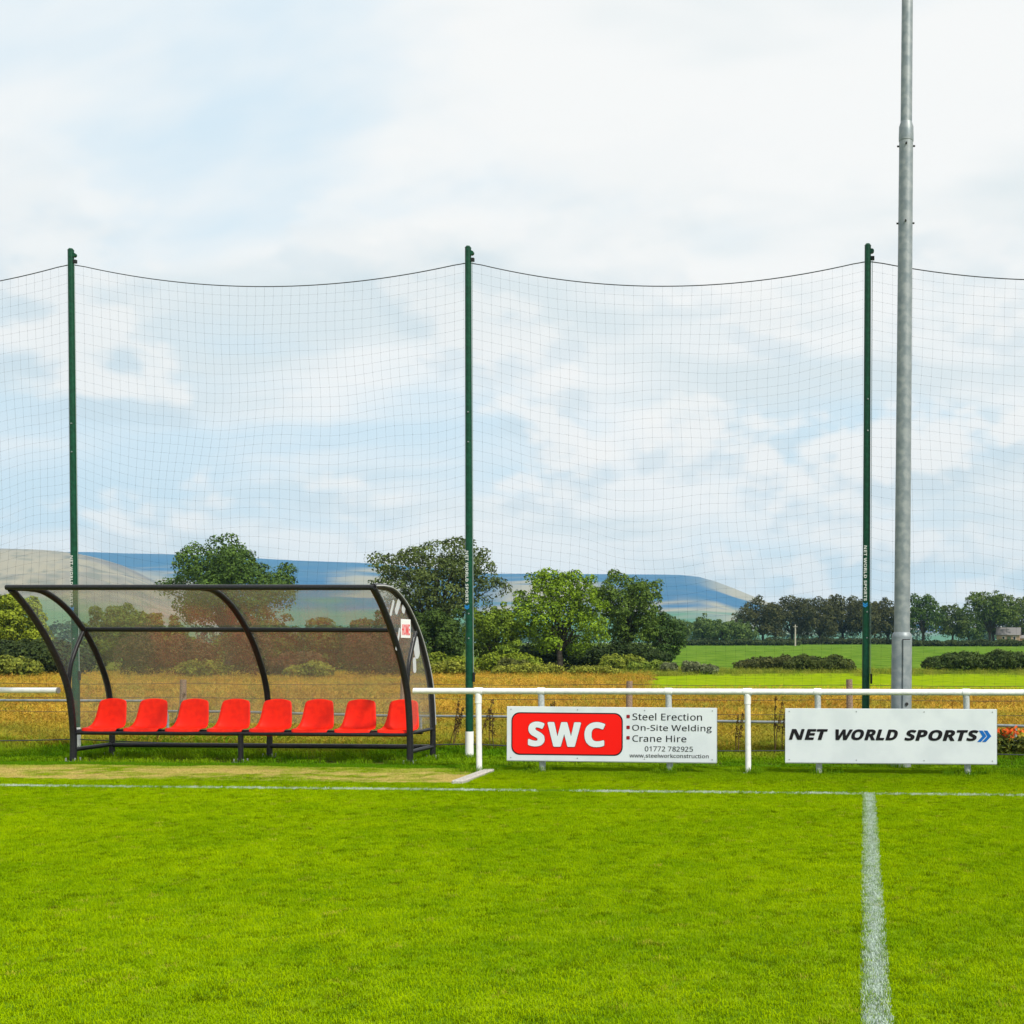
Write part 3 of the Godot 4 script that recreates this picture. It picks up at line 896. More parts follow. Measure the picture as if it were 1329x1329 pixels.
func net_mesh(at: Callable, nu: int, nv: int) -> ArrayMesh:
	var v := PackedVector3Array()
	var idx := PackedInt32Array()
	var grid := []
	for i in nu + 1:
		var col := []
		for j in nv + 1:
			col.append(at.call(float(i) / nu, float(j) / nv))
		grid.append(col)
	var r := 0.00075
	for i in nu + 1:
		for j in nv + 1:
			var p: Vector3 = grid[i][j]
			for way in 2:
				if (way == 0 and i == nu) or (way == 1 and j == nv):
					continue
				var q: Vector3 = grid[i + 1][j] if way == 0 else grid[i][j + 1]
				var a := Vector3.UP * r if way == 0 else Vector3.RIGHT * r
				var f := v.size()
				for c in 3:
					var e: Vector3 = a * [1.0, -0.5, -0.5][c] + Vector3.BACK * r * [0.0, 0.87, -0.87][c]
					v.append(p + e)
					v.append(q + e)
				for c in 3:
					var n := (c + 1) % 3
					idx.append_array(PackedInt32Array([f + c * 2, f + c * 2 + 1, f + n * 2 + 1, f + c * 2, f + n * 2 + 1, f + n * 2]))
			var s := 0.0036
			var f2 := v.size()
			v.append_array(PackedVector3Array([p + Vector3.RIGHT * s, p - Vector3.RIGHT * s, p + Vector3.UP * s, p - Vector3.UP * s, p + Vector3.BACK * s, p - Vector3.BACK * s]))
			for x in 2:
				for y in 2:
					for z in 2:
						idx.append_array(PackedInt32Array([f2 + x, f2 + 2 + y, f2 + 4 + z]))
	return raw_mesh(v, PackedColorArray(), idx)


func galvanised() -> StandardMaterial3D:
	var m := mottled([[0.25, Color(0.20, 0.235, 0.255)], [0.5, Color(0.255, 0.285, 0.30)], [0.75, Color(0.32, 0.345, 0.355)]], 0.012, 0.9, 0.5, 0.3, 0.0, 31)
	return m

# ------------------------------------------------------------------ floodlight mast

func build_mast() -> void:
	var galv := galvanised()
	var o := thing("floodlight_mast", "tall grey galvanised floodlight mast behind the right-hand board, rising out of the picture", "mast", Vector3(0.373, 0, -14.47))
	o.rotation.z = -0.0085
	var dark := paint(Color(0.03, 0.03, 0.03), 0.5)
	piece("base_section", tube_mesh([Vector3(0, -0.2, 0), Vector3(0, 1.62, 0), Vector3(0, 1.66, 0), Vector3(0, 1.69, 0)], [0.128, 0.126, 0.120, 0.097], 24), galv, o)
	piece("shaft", tube_mesh([Vector3(0, 1.66, 0), Vector3(0, 4.5, 0), Vector3(0, 7.82, 0)], [0.099, 0.094, 0.087], 24), galv, o)
	piece("collar", tube_mesh([Vector3(0, 7.80, 0), Vector3(0, 7.83, 0), Vector3(0, 7.98, 0), Vector3(0, 8.05, 0)], [0.091, 0.093, 0.090, 0.068], 24), galv, o)
	piece("upper_shaft", tube_mesh([Vector3(0, 8.0, 0), Vector3(0, 15.0, 0)], [0.072, 0.060], 20), galv, o)
	# the access door is set into the front of the base
	var door := piece("access_door", box_mesh(Vector3(0.058, 1.16, 0.115), Vector3(0.105, 0.86, 0.022), 0.006, Basis(Vector3.UP, 0.42)), galv, o)
	piece("lock", tube_mesh([Vector3(0.058, 0.80, 0.12), Vector3(0.066, 0.80, 0.142)], 0.02, 12), dark, door)
	piece("door_gap", box_mesh(Vector3(0.006, 1.16, 0.122), Vector3(0.008, 0.86, 0.012), 0.001), dark, o)
	piece("door_gap", box_mesh(Vector3(0.052, 1.597, 0.118), Vector3(0.10, 0.009, 0.016), 0.001, Basis(Vector3.UP, 0.42)), dark, o)
	for y in [7.74, 6.78]:
		for a in 4:
			var d := Vector3(cos(PI / 2 * a), 0, sin(PI / 2 * a))
			piece("bolt", tube_mesh([d * 0.07 + Vector3(0, y, 0), d * 0.112 + Vector3(0, y, 0)], 0.012, 8), dark, o)

# ------------------------------------------------------------------ rails and fences

func build_rails() -> void:
	var white := mottled([[0.2, Color(0.70, 0.71, 0.70)], [0.7, Color(0.83, 0.83, 0.82)]], 0.02, 1.0, 0.38, 0.0, 0.0, 17)
	var galv := galvanised()
	var foot := paint(Color(0.30, 0.31, 0.31), 0.6, 0.3)
	var o := thing("spectator_rail", "white tubular spectator rail on white posts running right from the dugout", "rail", Vector3(0, 0, RAIL_Z))
	piece("rail", tube_mesh([Vector3(-5.5, 0.972, 0), Vector3(-2, 0.974, 0), Vector3(6.2, 0.975, 0)], 0.036, 16), white, o)
	for x in [-4.70, -1.45, 1.82, 5.08]:
		piece("post", tube_mesh([Vector3(x + 0.012, -0.2, 0), Vector3(x, 0.945, 0)], 0.034, 16), white, o)
		var c := piece("clamp", tube_mesh([Vector3(x - 0.05, 0.974, 0), Vector3(x + 0.05, 0.974, 0)], 0.043, 16), white, o)
		piece("collar", tube_mesh([Vector3(x, 0.83, 0), Vector3(x, 0.94, 0)], 0.040, 16), white, c)
		piece("foot_plate", box_mesh(Vector3(x + 0.012, 0.012, 0), Vector3(0.13, 0.02, 0.11)), foot, o)
	o = thing("spectator_rail", "end of a white tubular spectator rail coming in from the left edge", "rail", Vector3(0, 0, -14.12))
	piece("rail", tube_mesh([Vector3(-17.0, 0.945, 0), Vector3(-13, 0.945, 0), Vector3(-10.43, 0.945, 0)], 0.036, 16), white, o)
	piece("end_cap", tube_mesh([Vector3(-10.43, 0.945, 0), Vector3(-10.418, 0.945, 0)], 0.039, 16), foot, o)
	for x in [-13.0, -16.3]:
		piece("post", tube_mesh([Vector3(x, -0.2, 0), Vector3(x, 0.92, 0)], 0.034, 16), white, o)

	# low galvanised rails in the long grass behind the net
	o = thing("low_rail", "low grey galvanised rail in the long grass behind the net, right of the dugout seats", "rail", Vector3.ZERO)
	var a := Vector3(-12.1, 0.40, -19.0)
	var b := Vector3(6.0, 0.40, -15.62)
	var along := []
	for i in 13:
		along.append(a.lerp(b, i / 12.0) + Vector3(0, 0.012 * sin(i * 1.7), 0))
	piece("rail", tube_mesh(along, 0.021, 10), galv, o)
	for f in [0.02, 0.27, 0.52, 0.78, 0.97]:
		var p := a.lerp(b, f)
		piece("post", tube_mesh([Vector3(p.x, -0.2, p.z), Vector3(p.x, 0.395, p.z)], 0.021, 10), galv, o)
	o = thing("low_rail", "low grey galvanised rail with a bent end at the left, behind the first seats", "rail", Vector3.ZERO)
	piece("rail", tube_mesh([Vector3(-19.0, 0.66, -17.4), Vector3(-15.0, 0.655, -17.4), Vector3(-11.35, 0.655, -17.4), Vector3(-11.2, 0.63, -17.4), Vector3(-11.08, 0.56, -17.4), Vector3(-11.03, 0.42, -17.4), Vector3(-11.03, -0.2, -17.4)], 0.02, 10), galv, o)
	for x in [-18.0, -14.6]:
		piece("post", tube_mesh([Vector3(x, -0.2, -17.4), Vector3(x, 0.64, -17.4)], 0.02, 10), galv, o)

	o = thing("wire_fence", "post and wire fence with grey-brown wooden posts crossing the dry meadow", "fence", Vector3(0, 0, -19.0))
	var timber := mottled([[0.3, Color(0.20, 0.14, 0.10)], [0.7, Color(0.36, 0.26, 0.19)]], 0.04, 0.6, 0.95, 0.0, 0.6, 22)
	var wire := paint(Color(0.07, 0.065, 0.06), 0.6, 0.4)
	for x in [-19.45, -15.6, -11.78, -7.9, -4.02, -0.33, 3.5, 7.3]:
		piece("post", tube_mesh([Vector3(x, -0.2, 0), Vector3(x + rng.randf_range(-0.03, 0.03), 0.95 + rng.randf_range(-0.03, 0.03), rng.randf_range(-0.03, 0.03))], [0.06, 0.052], 9), timber, o)
	for y in [0.88, 0.64, 0.40]:
		var w := []
		for i in 61:
			w.append(Vector3(-19.45 + 26.75 * i / 60.0, y - 0.02 * absf(sin(i * PI / 8.57)), -0.06))
		piece("wire", tube_mesh(w, 0.004, 4), wire, o)

# ------------------------------------------------------------------ advertising boards

func build_boards() -> void:
	var face := mottled([[0.2, Color(0.63, 0.675, 0.72)], [0.7, Color(0.69, 0.735, 0.775)]], 0.008, 2.0, 0.42, 0.0, 0.0, 41)
	var galv := mottled([[0.3, Color(0.38, 0.41, 0.42)], [0.7, Color(0.55, 0.57, 0.57)]], 0.03, 0.5, 0.5, 0.2, 0.0, 33)
	var white := paint(Color(0.78, 0.79, 0.78), 0.4)
	var edge := paint(Color(0.35, 0.37, 0.38), 0.5, 0.4)
	var red := paint(Color(0.88, 0.008, 0.004), 0.5)
	var ink := paint(Color(0.010, 0.009, 0.012), 0.6)
	var maroon := paint(Color(0.26, 0.012, 0.02), 0.5)
	var letters := paint(Color(0.69, 0.735, 0.775), 0.42)
	var blue := paint(Color(0.01, 0.13, 0.46), 0.4)
	var specs := [
		["white advertising board with a red SWC panel hung on the rail, nearer the dugout", -3.07, 2.52, 0.468, 0.645, [-3.92, -2.38], 0.004],
		["white advertising board reading NET WORLD SPORTS hung on the rail before the mast", 0.225, 2.45, 0.467, 0.635, [-0.61, 1.12], 0.0]]
	for k in 2:
		var s: Array = specs[k]
		var o := thing("advertising_board", s[0], "sign", Vector3(s[1], 0, -13.50), "boards on the spectator rail")
		var c := Vector3(0, s[3], 0)
		var board := piece("board", box_mesh(c, Vector3(s[2], s[4], 0.012), 0.003), face, o)
		board.rotation.z = -s[6]
		# thin grey edge strips along the top and bottom
		piece("edge_strip", box_mesh(c + Vector3(0, -s[4] / 2 - 0.004, -0.003), Vector3(s[2], 0.008, 0.014), 0.002), edge, board)
		piece("edge_strip", box_mesh(c + Vector3(s[2] / 2 + 0.003, 0, -0.003), Vector3(0.006, s[4], 0.014), 0.002), edge, board)
		for x in s[5]:
			var lx: float = x - s[1]
			piece("leg", tube_mesh([Vector3(lx + 0.01, -0.2, -0.07), Vector3(lx - 0.012, 0.935, -0.07)], 0.037, 14), galv, o)
			piece("rail_clamp", tube_mesh([Vector3(lx - 0.055, 0.974, -0.07), Vector3(lx + 0.03, 0.974, -0.07)], 0.044, 14), white, o)
		for i in 4:
			for e in [-1.0, 1.0]:
				piece("screw", tube_mesh([c + Vector3(s[2] * (-0.48 + 0.32 * i), e * (s[4] / 2 - 0.035), 0.005), c + Vector3(s[2] * (-0.48 + 0.32 * i), e * (s[4] / 2 - 0.035), 0.009)], 0.008, 8), edge, board)
		if k == 0:
			# 273 px of the photograph span the board's 2.52 m
			var u := 2.52 / 1064.0
			var at := func(px: float, py: float) -> Vector3: return Vector3((px - 606.0) * u, s[3] - (py - 321.0) * u, 0.0)
			var p: Vector3 = at.call(382, 321)
			piece("panel_outline", plate(rounded(Vector2(p.x, p.y), 568 * u, 214 * u, 42 * u), 0.0085, 0.003), ink, board)
			piece("red_panel", plate(rounded(Vector2(p.x, p.y), 556 * u, 202 * u, 38 * u), 0.0105, 0.003), red, board)
			var l := piece("lettering", lettering("S\u200aW\u200aC", 384 * u, 116 * u, 0.003, 700, 0.0, 0.0165, 12), ink, board)
			l.position = at.call(381, 323) + Vector3(0, 0, 0.0108)
			l = piece("lettering", lettering("S\u200aW\u200aC", 384 * u, 116 * u, 0.003, 700, 0.0, 0.0115, 12), letters, board)
			l.position = at.call(381, 323) + Vector3(0, 0, 0.0150)
			var rows := [["Steel Erection", 890, 231, 350, 36], ["On-Site Welding", 914, 290, 400, 40], ["Crane Hire", 851, 340, 272, 33], ["01772 782925", 899, 391, 242, 25], ["www.steelworkconstruction", 900, 425, 398, 20]]
			for r in rows:
				l = piece("lettering", lettering(r[0], r[3] * u, r[4] * u, 0.003, 400), ink, board)
				l.position = at.call(r[1], r[2]) + Vector3(0, 0, 0.0075)
			for y in [231, 285, 337]:
				var q: Vector3 = at.call(693, y)
				piece("bullet", plate(rounded(Vector2(q.x, q.y), 17 * u, 17 * u, 3 * u), 0.0085, 0.003), maroon, board)
		else:
			var u := 2.45 / 1048.0
			var at := func(px: float, py: float) -> Vector3: return Vector3((px - 674.0) * u, s[3] - (py - 313.0) * u, 0.0)
			for r in [["NET", 267, 307, 176, 50], ["WORLD", 553, 307, 312, 50], ["SPORTS", 927, 308, 348, 50]]:
				var l := piece("lettering", lettering(r[0], r[3] * u, r[4] * u, 0.003, 700, 0.30, 0.0045, 8), ink, board)
				l.position = at.call(r[1], r[2]) + Vector3(0, 0, 0.008)
			for q in 2:
				var p: Vector3 = at.call(1127 + q * 24, 311)
				var h := 28.0 * u
				var w := 18.0 * u
				var c2 := PackedVector2Array()
				for e in [[-0.9, 1], [0.1, 1], [1.15, 0], [-0.35, -1], [-1.35, -1], [0.05, 0]]:
					c2.append(Vector2(p.x + e[0] * w, p.y + e[1] * h))
				piece("chevron", plate(c2, 0.0095, 0.003), blue, board)

# ------------------------------------------------------------------ dugout

const FRONT := [[-14.31, 0.0], [-14.31, 0.42], [-14.20, 1.0], [-13.87, 1.55], [-13.50, 1.97], [-13.22, 2.20]]
const BACK := [[-15.08, 0.0], [-15.08, 0.45], [-14.99, 0.98], [-14.76, 1.42], [-14.50, 1.74], [-14.16, 2.02], [-13.80, 2.19], [-13.50, 2.225], [-13.22, 2.215]]

func build_dugout() -> void:
	var x0 := -10.36
	var x1 := -5.85
	var xm := -8.12
	var o := thing("dugout", "black framed team dugout with curved clear roof and a row of eight red seats", "dugout", Vector3.ZERO)
	var black := mottled([[0.3, Color(0.012, 0.012, 0.014)], [0.7, Color(0.022, 0.022, 0.025)]], 0.03, 0.5, 0.35, 0.0, 0.0, 51)
	var zinc := paint(Color(0.55, 0.56, 0.56), 0.35, 0.7)
	var front := {}
	var back := {}
	for x in [x0, x1]:
		front[x] = arch(FRONT, x)
		piece("front_frame", tube_mesh(front[x], 0.041, 12), black, o)
	for x in [x0, xm, x1]:
		back[x] = arch(BACK, x)
		piece("hoop", tube_mesh(back[x], 0.038, 12), black, o)
	for x in [x0, x1]:
		piece("brace", tube_mesh(arch([[-14.22, 0.98], [-14.26, 1.25], [-14.36, 1.47], [-14.50, 1.70]], x), 0.028, 10), black, o)
	piece("roof_beam", tube_mesh([Vector3(x0 - 0.05, 2.222, -13.21), Vector3(xm, 2.215, -13.21), Vector3(x1 + 0.02, 2.205, -13.21)], 0.033, 12), black, o)
	piece("crossbar", tube_mesh([Vector3(x0, 1.735, -14.53), Vector3(x1, 1.72, -14.53)], 0.03, 12), black, o)
	piece("seat_bar", tube_mesh([Vector3(x0, 0.385, -14.33), Vector3(x1, 0.385, -14.33)], 0.026, 12), black, o)
	piece("seat_bar", tube_mesh([Vector3(x0, 0.385, -14.72), Vector3(x1, 0.385, -14.72)], 0.024, 12), black, o)
	piece("ground_bar", tube_mesh([Vector3(x0, 0.165, -15.08), Vector3(x1, 0.165, -15.08)], 0.032, 12), black, o)
	for x in [x0, x1]:
		piece("side_bar", tube_mesh([Vector3(x, 0.40, -14.31), Vector3(x, 0.41, -15.08)], 0.022, 10), black, o)
		piece("side_bar", tube_mesh([Vector3(x, 0.165, -14.31), Vector3(x, 0.17, -15.08)], 0.028, 10), black, o)
	piece("leg", tube_mesh([Vector3(xm + 0.02, 0.0, -14.33), Vector3(xm + 0.02, 0.37, -14.33)], 0.033, 12), black, o)
	for p in [[x0, -14.31], [x1, -14.31], [x0, -15.08], [x1, -15.08], [xm, -15.08], [xm + 0.02, -14.33]]:
		var f := piece("foot_plate", box_mesh(Vector3(p[0], 0.012, p[1]), Vector3(0.17, 0.014, 0.15), 0.004), black, o)
		for a in [-1.0, 1.0]:
			for b in [-1.0, 1.0]:
				piece("bolt", tube_mesh([Vector3(p[0] + a * 0.062, 0.015, p[1] + b * 0.05), Vector3(p[0] + a * 0.062, 0.062, p[1] + b * 0.05)], 0.010, 8), zinc, f)

	# clear sheets: a roof sheet and a back sheet in each of the two bays, and one at each end
	var clear := StandardMaterial3D.new()
	clear.transparency = BaseMaterial3D.TRANSPARENCY_ALPHA
	clear.albedo_color = Color(0.76, 0.73, 0.66, 0.15)
	clear.roughness = 0.2
	clear.metallic_specular = 0.44
	var side := clear.duplicate()
	side.albedo_color = Color(0.55, 0.55, 0.55, 0.16)
	var whole: Array = back[x0]
	for bay in [[x0, xm], [xm, x1]]:
		for part in 2:
			var rows := []
			for p in whole:
				if part == 0 and p.y >= 0.42 and p.z < -14.4 and p.y <= 1.73: rows.append(p)
				if part == 1 and p.y >= 1.73: rows.append(p)
			var st := start()
			st.set_smooth_group(0)
			for i in rows.size() - 1:
				var a: Vector3 = rows[i] + Vector3(0, 0.02, -0.036)
				var b: Vector3 = rows[i + 1] + Vector3(0, 0.02, -0.036)
				var l := Vector3(bay[0] + 0.003 - x0, 0, 0)
				var r := Vector3(bay[1] - 0.003 - x0, 0, 0)
				var in_ := Vector3(0, -0.003, 0.004)
				quad(st, a + l, a + r, b + r, b + l, Vector3(0, 0.5, -1))
				quad(st, a + l + in_, a + r + in_, b + r + in_, b + l + in_, Vector3(0, -0.5, 1))
			piece(["back_pane", "roof_pane"][part], finish(st), clear, o)
	for x in [x0, x1]:
		var st := start()
		st.set_smooth_group(-1)
		var fr: Array = front[x]
		var n := 24
		for i in n:
			var q := []
			for j in 2:
				var y := lerpf(0.42, 2.20, float(i + j) / n)
				q.append(Vector3(x, y, across(fr, y)))
				q.append(Vector3(x, y, across(back[x], y)))
			quad(st, q[0], q[1], q[3], q[2], Vector3(x + 8.0, 0, 0))
		var e := piece("end_pane", finish(st), side, o)
		# edge trim along the rear rim of the sheet
		var rim := []
		for p in back[x]:
			if p.y > 0.42: rim.append(p + Vector3(signf(x + 8.0) * 0.036, 0.012, -0.012))
		piece("edge_trim", tube_mesh(rim, 0.009, 6), paint(Color(0.5, 0.5, 0.5), 0.4, 0.2), e)

	# painted glare streaks on the right end pane, with sticker residue and scuffs
	var glare_residue := StandardMaterial3D.new()
	glare_residue.albedo_color = Color(0.86, 0.87, 0.88, 0.62)
	glare_residue.transparency = BaseMaterial3D.TRANSPARENCY_ALPHA
	glare_residue.roughness = 0.6
	for s in [[-14.50, 1.50, 0.17, 0.30, 0.3], [-14.44, 1.27, 0.10, 0.20, 0.1], [-13.92, 2.02, 0.09, 0.26, -0.6], [-14.10, 2.0, 0.10, 0.16, -0.5], [-13.74, 1.98, 0.05, 0.22, -0.5], [-13.92, 1.60, 0.05, 0.30, -0.4]]:
		var r := piece("glare_scuff", plate(rounded(Vector2.ZERO, s[2], s[3], minf(s[2], s[3]) * 0.42, 5), 0.002, 0.002), glare_residue, o)
		r.transform = Transform3D(Basis(Vector3.UP, PI / 2) * Basis(Vector3.BACK, s[4]), Vector3(x1 + 0.008, s[1], s[0]))

	var shell := seat_mesh()
	var red := mottled([[0.2, Color(0.78, 0.010, 0.0)], [0.7, Color(0.90, 0.018, 0.0)]], 0.02, 1.2, 0.5, 0.0, 0.0, 61)
	for k in 8:
		var s := piece("seat", shell, red, o)
		s.position = Vector3(-10.02 + 0.567 * k, 0.420, -14.362)
		s.rotation.y = rng.randf_range(-0.015, 0.015)
		piece("bracket", box_mesh(Vector3(0, -0.018, -0.15), Vector3(0.06, 0.028, 0.34), 0.004), black, s)

	var notice := thing("notice", "small white paper notice with red HOME lettering on the dugout end pane", "notice", Vector3(x1 + 0.012, 1.735, -14.15))
	notice.rotation.y = PI / 2
	piece("sheet", box_mesh(Vector3.ZERO, Vector3(0.30, 0.235, 0.003), 0.001), paint(Color(0.82, 0.82, 0.82), 0.6), notice)
	var l := piece("lettering", lettering("HOME", 0.235, 0.135, 0.002, 700), paint(Color(0.72, 0.02, 0.03), 0.6), notice)
	l.position = Vector3(0, -0.015, 0.003)


func across(curve: Array, y: float) -> float:
	for i in curve.size() - 1:
		if curve[i].y <= y and curve[i + 1].y >= y:
			return lerpf(curve[i].z, curve[i + 1].z, clampf((y - curve[i].y) / maxf(curve[i + 1].y - curve[i].y, 1e-5), 0, 1))
	return curve[-1].z


func seat_mesh() -> ArrayMesh:
	# moulded bucket seat: profile from the curled front lip over the pan and up the back; z points to the pitch
	var prof := [[0.062, -0.062], [0.076, -0.012], [0.05, 0.022], [-0.02, 0.022], [-0.12, 0.010], [-0.22, 0.004], [-0.29, 0.016], [-0.335, 0.055], [-0.36, 0.12], [-0.378, 0.22], [-0.392, 0.31], [-0.402, 0.365], [-0.408, 0.392], [-0.414, 0.402]]
	var width := [0.42, 0.46, 0.48, 0.485, 0.485, 0.475, 0.46, 0.44, 0.42, 0.40, 0.385, 0.368, 0.33, 0.25]
	var rim_z := [0.056, 0.062, 0.035, -0.02, -0.085, -0.145, -0.195, -0.24, -0.28, -0.315, -0.345, -0.37, -0.392, -0.402]
	var rim_y := [-0.056, 0.0, 0.028, 0.036, 0.045, 0.065, 0.095, 0.135, 0.185, 0.245, 0.305, 0.345, 0.368, 0.378]
	var cols := 14
	var top := []
	for j in prof.size():
		var row := []
		for i in cols + 1:
			var u := float(i) / cols * 2.0 - 1.0
			var bowl := pow(absf(u), 2.4)
			var z: float = prof[j][0]
			var y: float = prof[j][1]
			# towards its sides the shell rises in one sweep from lip to back
			z = lerpf(z, rim_z[j], bowl * 0.6) * 0.64
			y = lerpf(y, rim_y[j], bowl * 0.6)
			row.append(Vector3(u * width[j] * 0.5, y, z))
		top.append(row)
	var st := start()
	st.set_smooth_group(0)
	var n := prof.size()
	var under := []
	for j in n:
		var row := []
		for i in cols + 1:
			var a: Vector3 = top[mini(j + 1, n - 1)][i] - top[maxi(j - 1, 0)][i]
			var b: Vector3 = top[j][mini(i + 1, cols)] - top[j][maxi(i - 1, 0)]
			row.append(top[j][i] + a.cross(b).normalized() * 0.009)
		under.append(row)
	var mid: Vector3 = (top[5][7] + Vector3(0, 0.2, 0.0))
	for j in n - 1:
		for i in cols:
			var c: Vector3 = (top[j][i] + under[j][i]) / 2.0
			quad(st, top[j][i], top[j][i + 1], top[j + 1][i + 1], top[j + 1][i], top[j][i] - under[j][i])
			quad(st, under[j][i], under[j][i + 1], under[j + 1][i + 1], under[j + 1][i], under[j][i] - top[j][i])
	for j in n - 1:
		for i in [0, cols]:
			quad(st, top[j][i], top[j + 1][i], under[j + 1][i], under[j][i], Vector3(i - 7, 0, 0))
	for i in cols:
		quad(st, top[0][i], top[0][i + 1], under[0][i + 1], under[0][i], Vector3(0, -1, 1))
		quad(st, top[n - 1][i], top[n - 1][i + 1], under[n - 1][i + 1], under[n - 1][i], Vector3(0, 1, 0))
	return finish(st)

# ------------------------------------------------------------------ grass

func line_x(d: float) -> float:
	return 0.051 - 0.0058 * d


func blade_material(rough := 0.55, through := 0.6) -> StandardMaterial3D:
	var m := leafy(rough, through)
	m.specular_mode = BaseMaterial3D.SPECULAR_DISABLED
	return m


func build_grass() -> void:
	var mat := blade_material()
	var tone := FastNoiseLite.new()
	tone.seed = 77
	tone.frequency = 0.35
	tone.fractal_octaves = 3
	# --- the pitch
	var lawn := tuft(44, 0.05, 0.010, 0.027, 0.0032, 0.9)
	var rows := []
	var white_rows := []
	var step := 0.042
	var d := 2.6
	while d < 14.2:
		var x := -1.05 * d - 1.6
		while x < 0.36 * d + 1.6:
			var px := x + rng.randf_range(-0.5, 0.5) * step
			var pd := d + rng.randf_range(-0.5, 0.5) * step
			x += step
			var n1 := tone.get_noise_2d(px, pd * 1.6)
			var n2 := tone.get_noise_2d(px * 6.0 + 90.0, pd * 8.0)
			var edge := pd + noise.get_noise_1d(px * 14.0) * 0.12
			var c := Color(0.155, 0.285, 0.001).lerp(Color(0.325, 0.450, 0.001), clampf(0.52 + n1 * 0.36 + n2 * 0.34 + rng.randf_range(-0.25, 0.25), 0, 1))
			if rng.randf() < 0.012: c = Color(0.36, 0.36, 0.03)
			if rng.randf() < 0.09: c = c * 0.45
			var tall := 1.0
			var wide := 1.0
			if px < -4.55 and edge > 12.44 and edge < 13.95:
				var bare := clampf(0.66 + n1 * 1.3 + n2 * 1.1, 0.0, 1.0)
				if edge > 13.6: bare *= 0.5
				if rng.randf() < bare * 0.35: continue
				c = c.lerp(Color(0.60, 0.46, 0.17), bare * rng.randf_range(0.55, 1.0))
				tall = 0.55
			elif edge > 12.5 and px > -4.46:
				c = c.lerp(Color(0.13, 0.25, 0.004), 0.55 * clampf((edge - 12.5) / 0.8, 0, 1))
				tall = 1.0 + clampf((edge - 12.4) / 1.0, 0, 1) * 0.9
			elif edge > 13.95:
				c = Color(0.10, 0.24, 0.004)
				tall = 1.7
			if absf(px - line_x(pd)) < 0.030 and pd < 11.8 or absf(pd - 11.77) < 0.03:
				continue
			rows.append([Vector3(px, 0.004, -pd), wide, tall * rng.randf_range(0.8, 1.25), Color(c.r, c.g, c.b)])
		d += step
	sward("pitch_grass", "short bright green mown grass of the football pitch", lawn, mat, rows)

	# --- white lines sprayed on the blades
	var fine := tuft(18, 0.022, 0.012, 0.030, 0.0032, 0.8)
	rows = []
	d = 2.6
	while d < 11.80:
		var x := -0.044
		while x < 0.045:
			var px := x + rng.randf_range(-0.010, 0.010)
			var c := Color(0.52, 0.62, 0.55) * rng.randf_range(0.75, 1.1)
			var worn := tone.get_noise_2d(px * 20.0, d * 5.0)
			if rng.randf() < 0.24 + 0.3 * worn or (absf(px) > 0.034 and rng.randf() < 0.45): c = Color(0.13, 0.25, 0.02).lerp(c, rng.randf() * 0.6)
			rows.append([Vector3(px + line_x(d), 0.004, -d + rng.randf_range(-0.01, 0.01)), 1.0, rng.randf_range(0.8, 1.3), c])
			x += 0.017
		d += 0.017
	sward("halfway_line", "", fine, mat, rows, "structure")
	rows = []
	var tx := -15.0
	while tx < 6.5:
		for k in 5:
			var z := 11.745 + 0.015 * k
			var worn := tone.get_noise_2d(tx * 3.0, 3.0)
			var c := Color(0.60, 0.66, 0.60) * rng.randf_range(0.75, 1.1)
			if rng.randf() < 0.42 + 0.9 * worn: c = Color(0.15, 0.27, 0.02)
			rows.append([Vector3(tx + rng.randf_range(-0.01, 0.01), 0.004, -z + rng.randf_range(-0.01, 0.01)), 1.0, rng.randf_range(0.8, 1.4), c])
		tx += 0.019
	sward("touchline", "", fine, mat, rows, "structure")

	# --- rough grass round the rail and the net posts
	var rough := tuft(26, 0.09, 0.07, 0.16, 0.007, 0.8)
	rows = []
	for k in 15000:
		var pd := rng.randf_range(13.7, 17.8)
		var px := rng.randf_range(-1.05 * pd - 2.0, 0.36 * pd + 2.0)
		if px < -4.4 and pd < 14.15 + noise.get_noise_1d(px * 20.0) * 0.15: continue
		if px < -5.6 and px > -10.5 and pd < 15.2 and rng.randf() < 0.7: continue
		var n1 := tone.get_noise_2d(px, pd * 1.6)
		var dry := clampf((pd - 15.6) / 1.6 + n1, 0.0, 1.0)
		var c := Color(0.08, 0.20, 0.004).lerp(Color(0.19, 0.31, 0.006), clampf(0.5 + n1 + rng.randf_range(-0.3, 0.3), 0, 1)).lerp(Color(0.34, 0.27, 0.04), dry * 0.8)
		var up := 0.55 + 1.2 * smoothstep(14.6, 16.6, pd)
		if px > -4.4: up *= 0.75 if pd > 14.7 else 0.45
		rows.append([Vector3(px, 0.0, -pd), 1.0, up * rng.randf_range(0.7, 1.3), c])
	for p in [[-4.70, -13.57], [-1.45, -13.57], [1.82, -13.57], [-3.92, -13.57], [-2.38, -13.57], [-0.61, -13.57], [1.12, -13.57], [0.373, -14.47], [-0.067, -14.75], [-5.37, -15.15], [-11.17, -15.5], [-5.85, -15.08], [-10.36, -15.08], [-13.0, -14.12], [-5.85, -14.31]]:
		for k in 26:
			var a := rng.randf() * TAU
			var r := rng.randf_range(0.05, 0.22) + (0.1 if p[0] > 0.3 and p[0] < 0.4 else 0.0)
			var c := Color(0.075, 0.18, 0.004).lerp(Color(0.17, 0.29, 0.006), rng.randf())
			rows.append([Vector3(p[0] + cos(a) * r * 1.3, 0.0, p[1] + sin(a) * r), 0.7, rng.randf_range(0.5, 1.0), c])
	sward("rough_grass", "longer green grass along the rail and the net", rough, blade_material(), rows)

	# --- the dry meadow
	var hay := tuft(44, 0.17, 0.10, 0.36, 0.0032, 0.7, true)
	rows = []
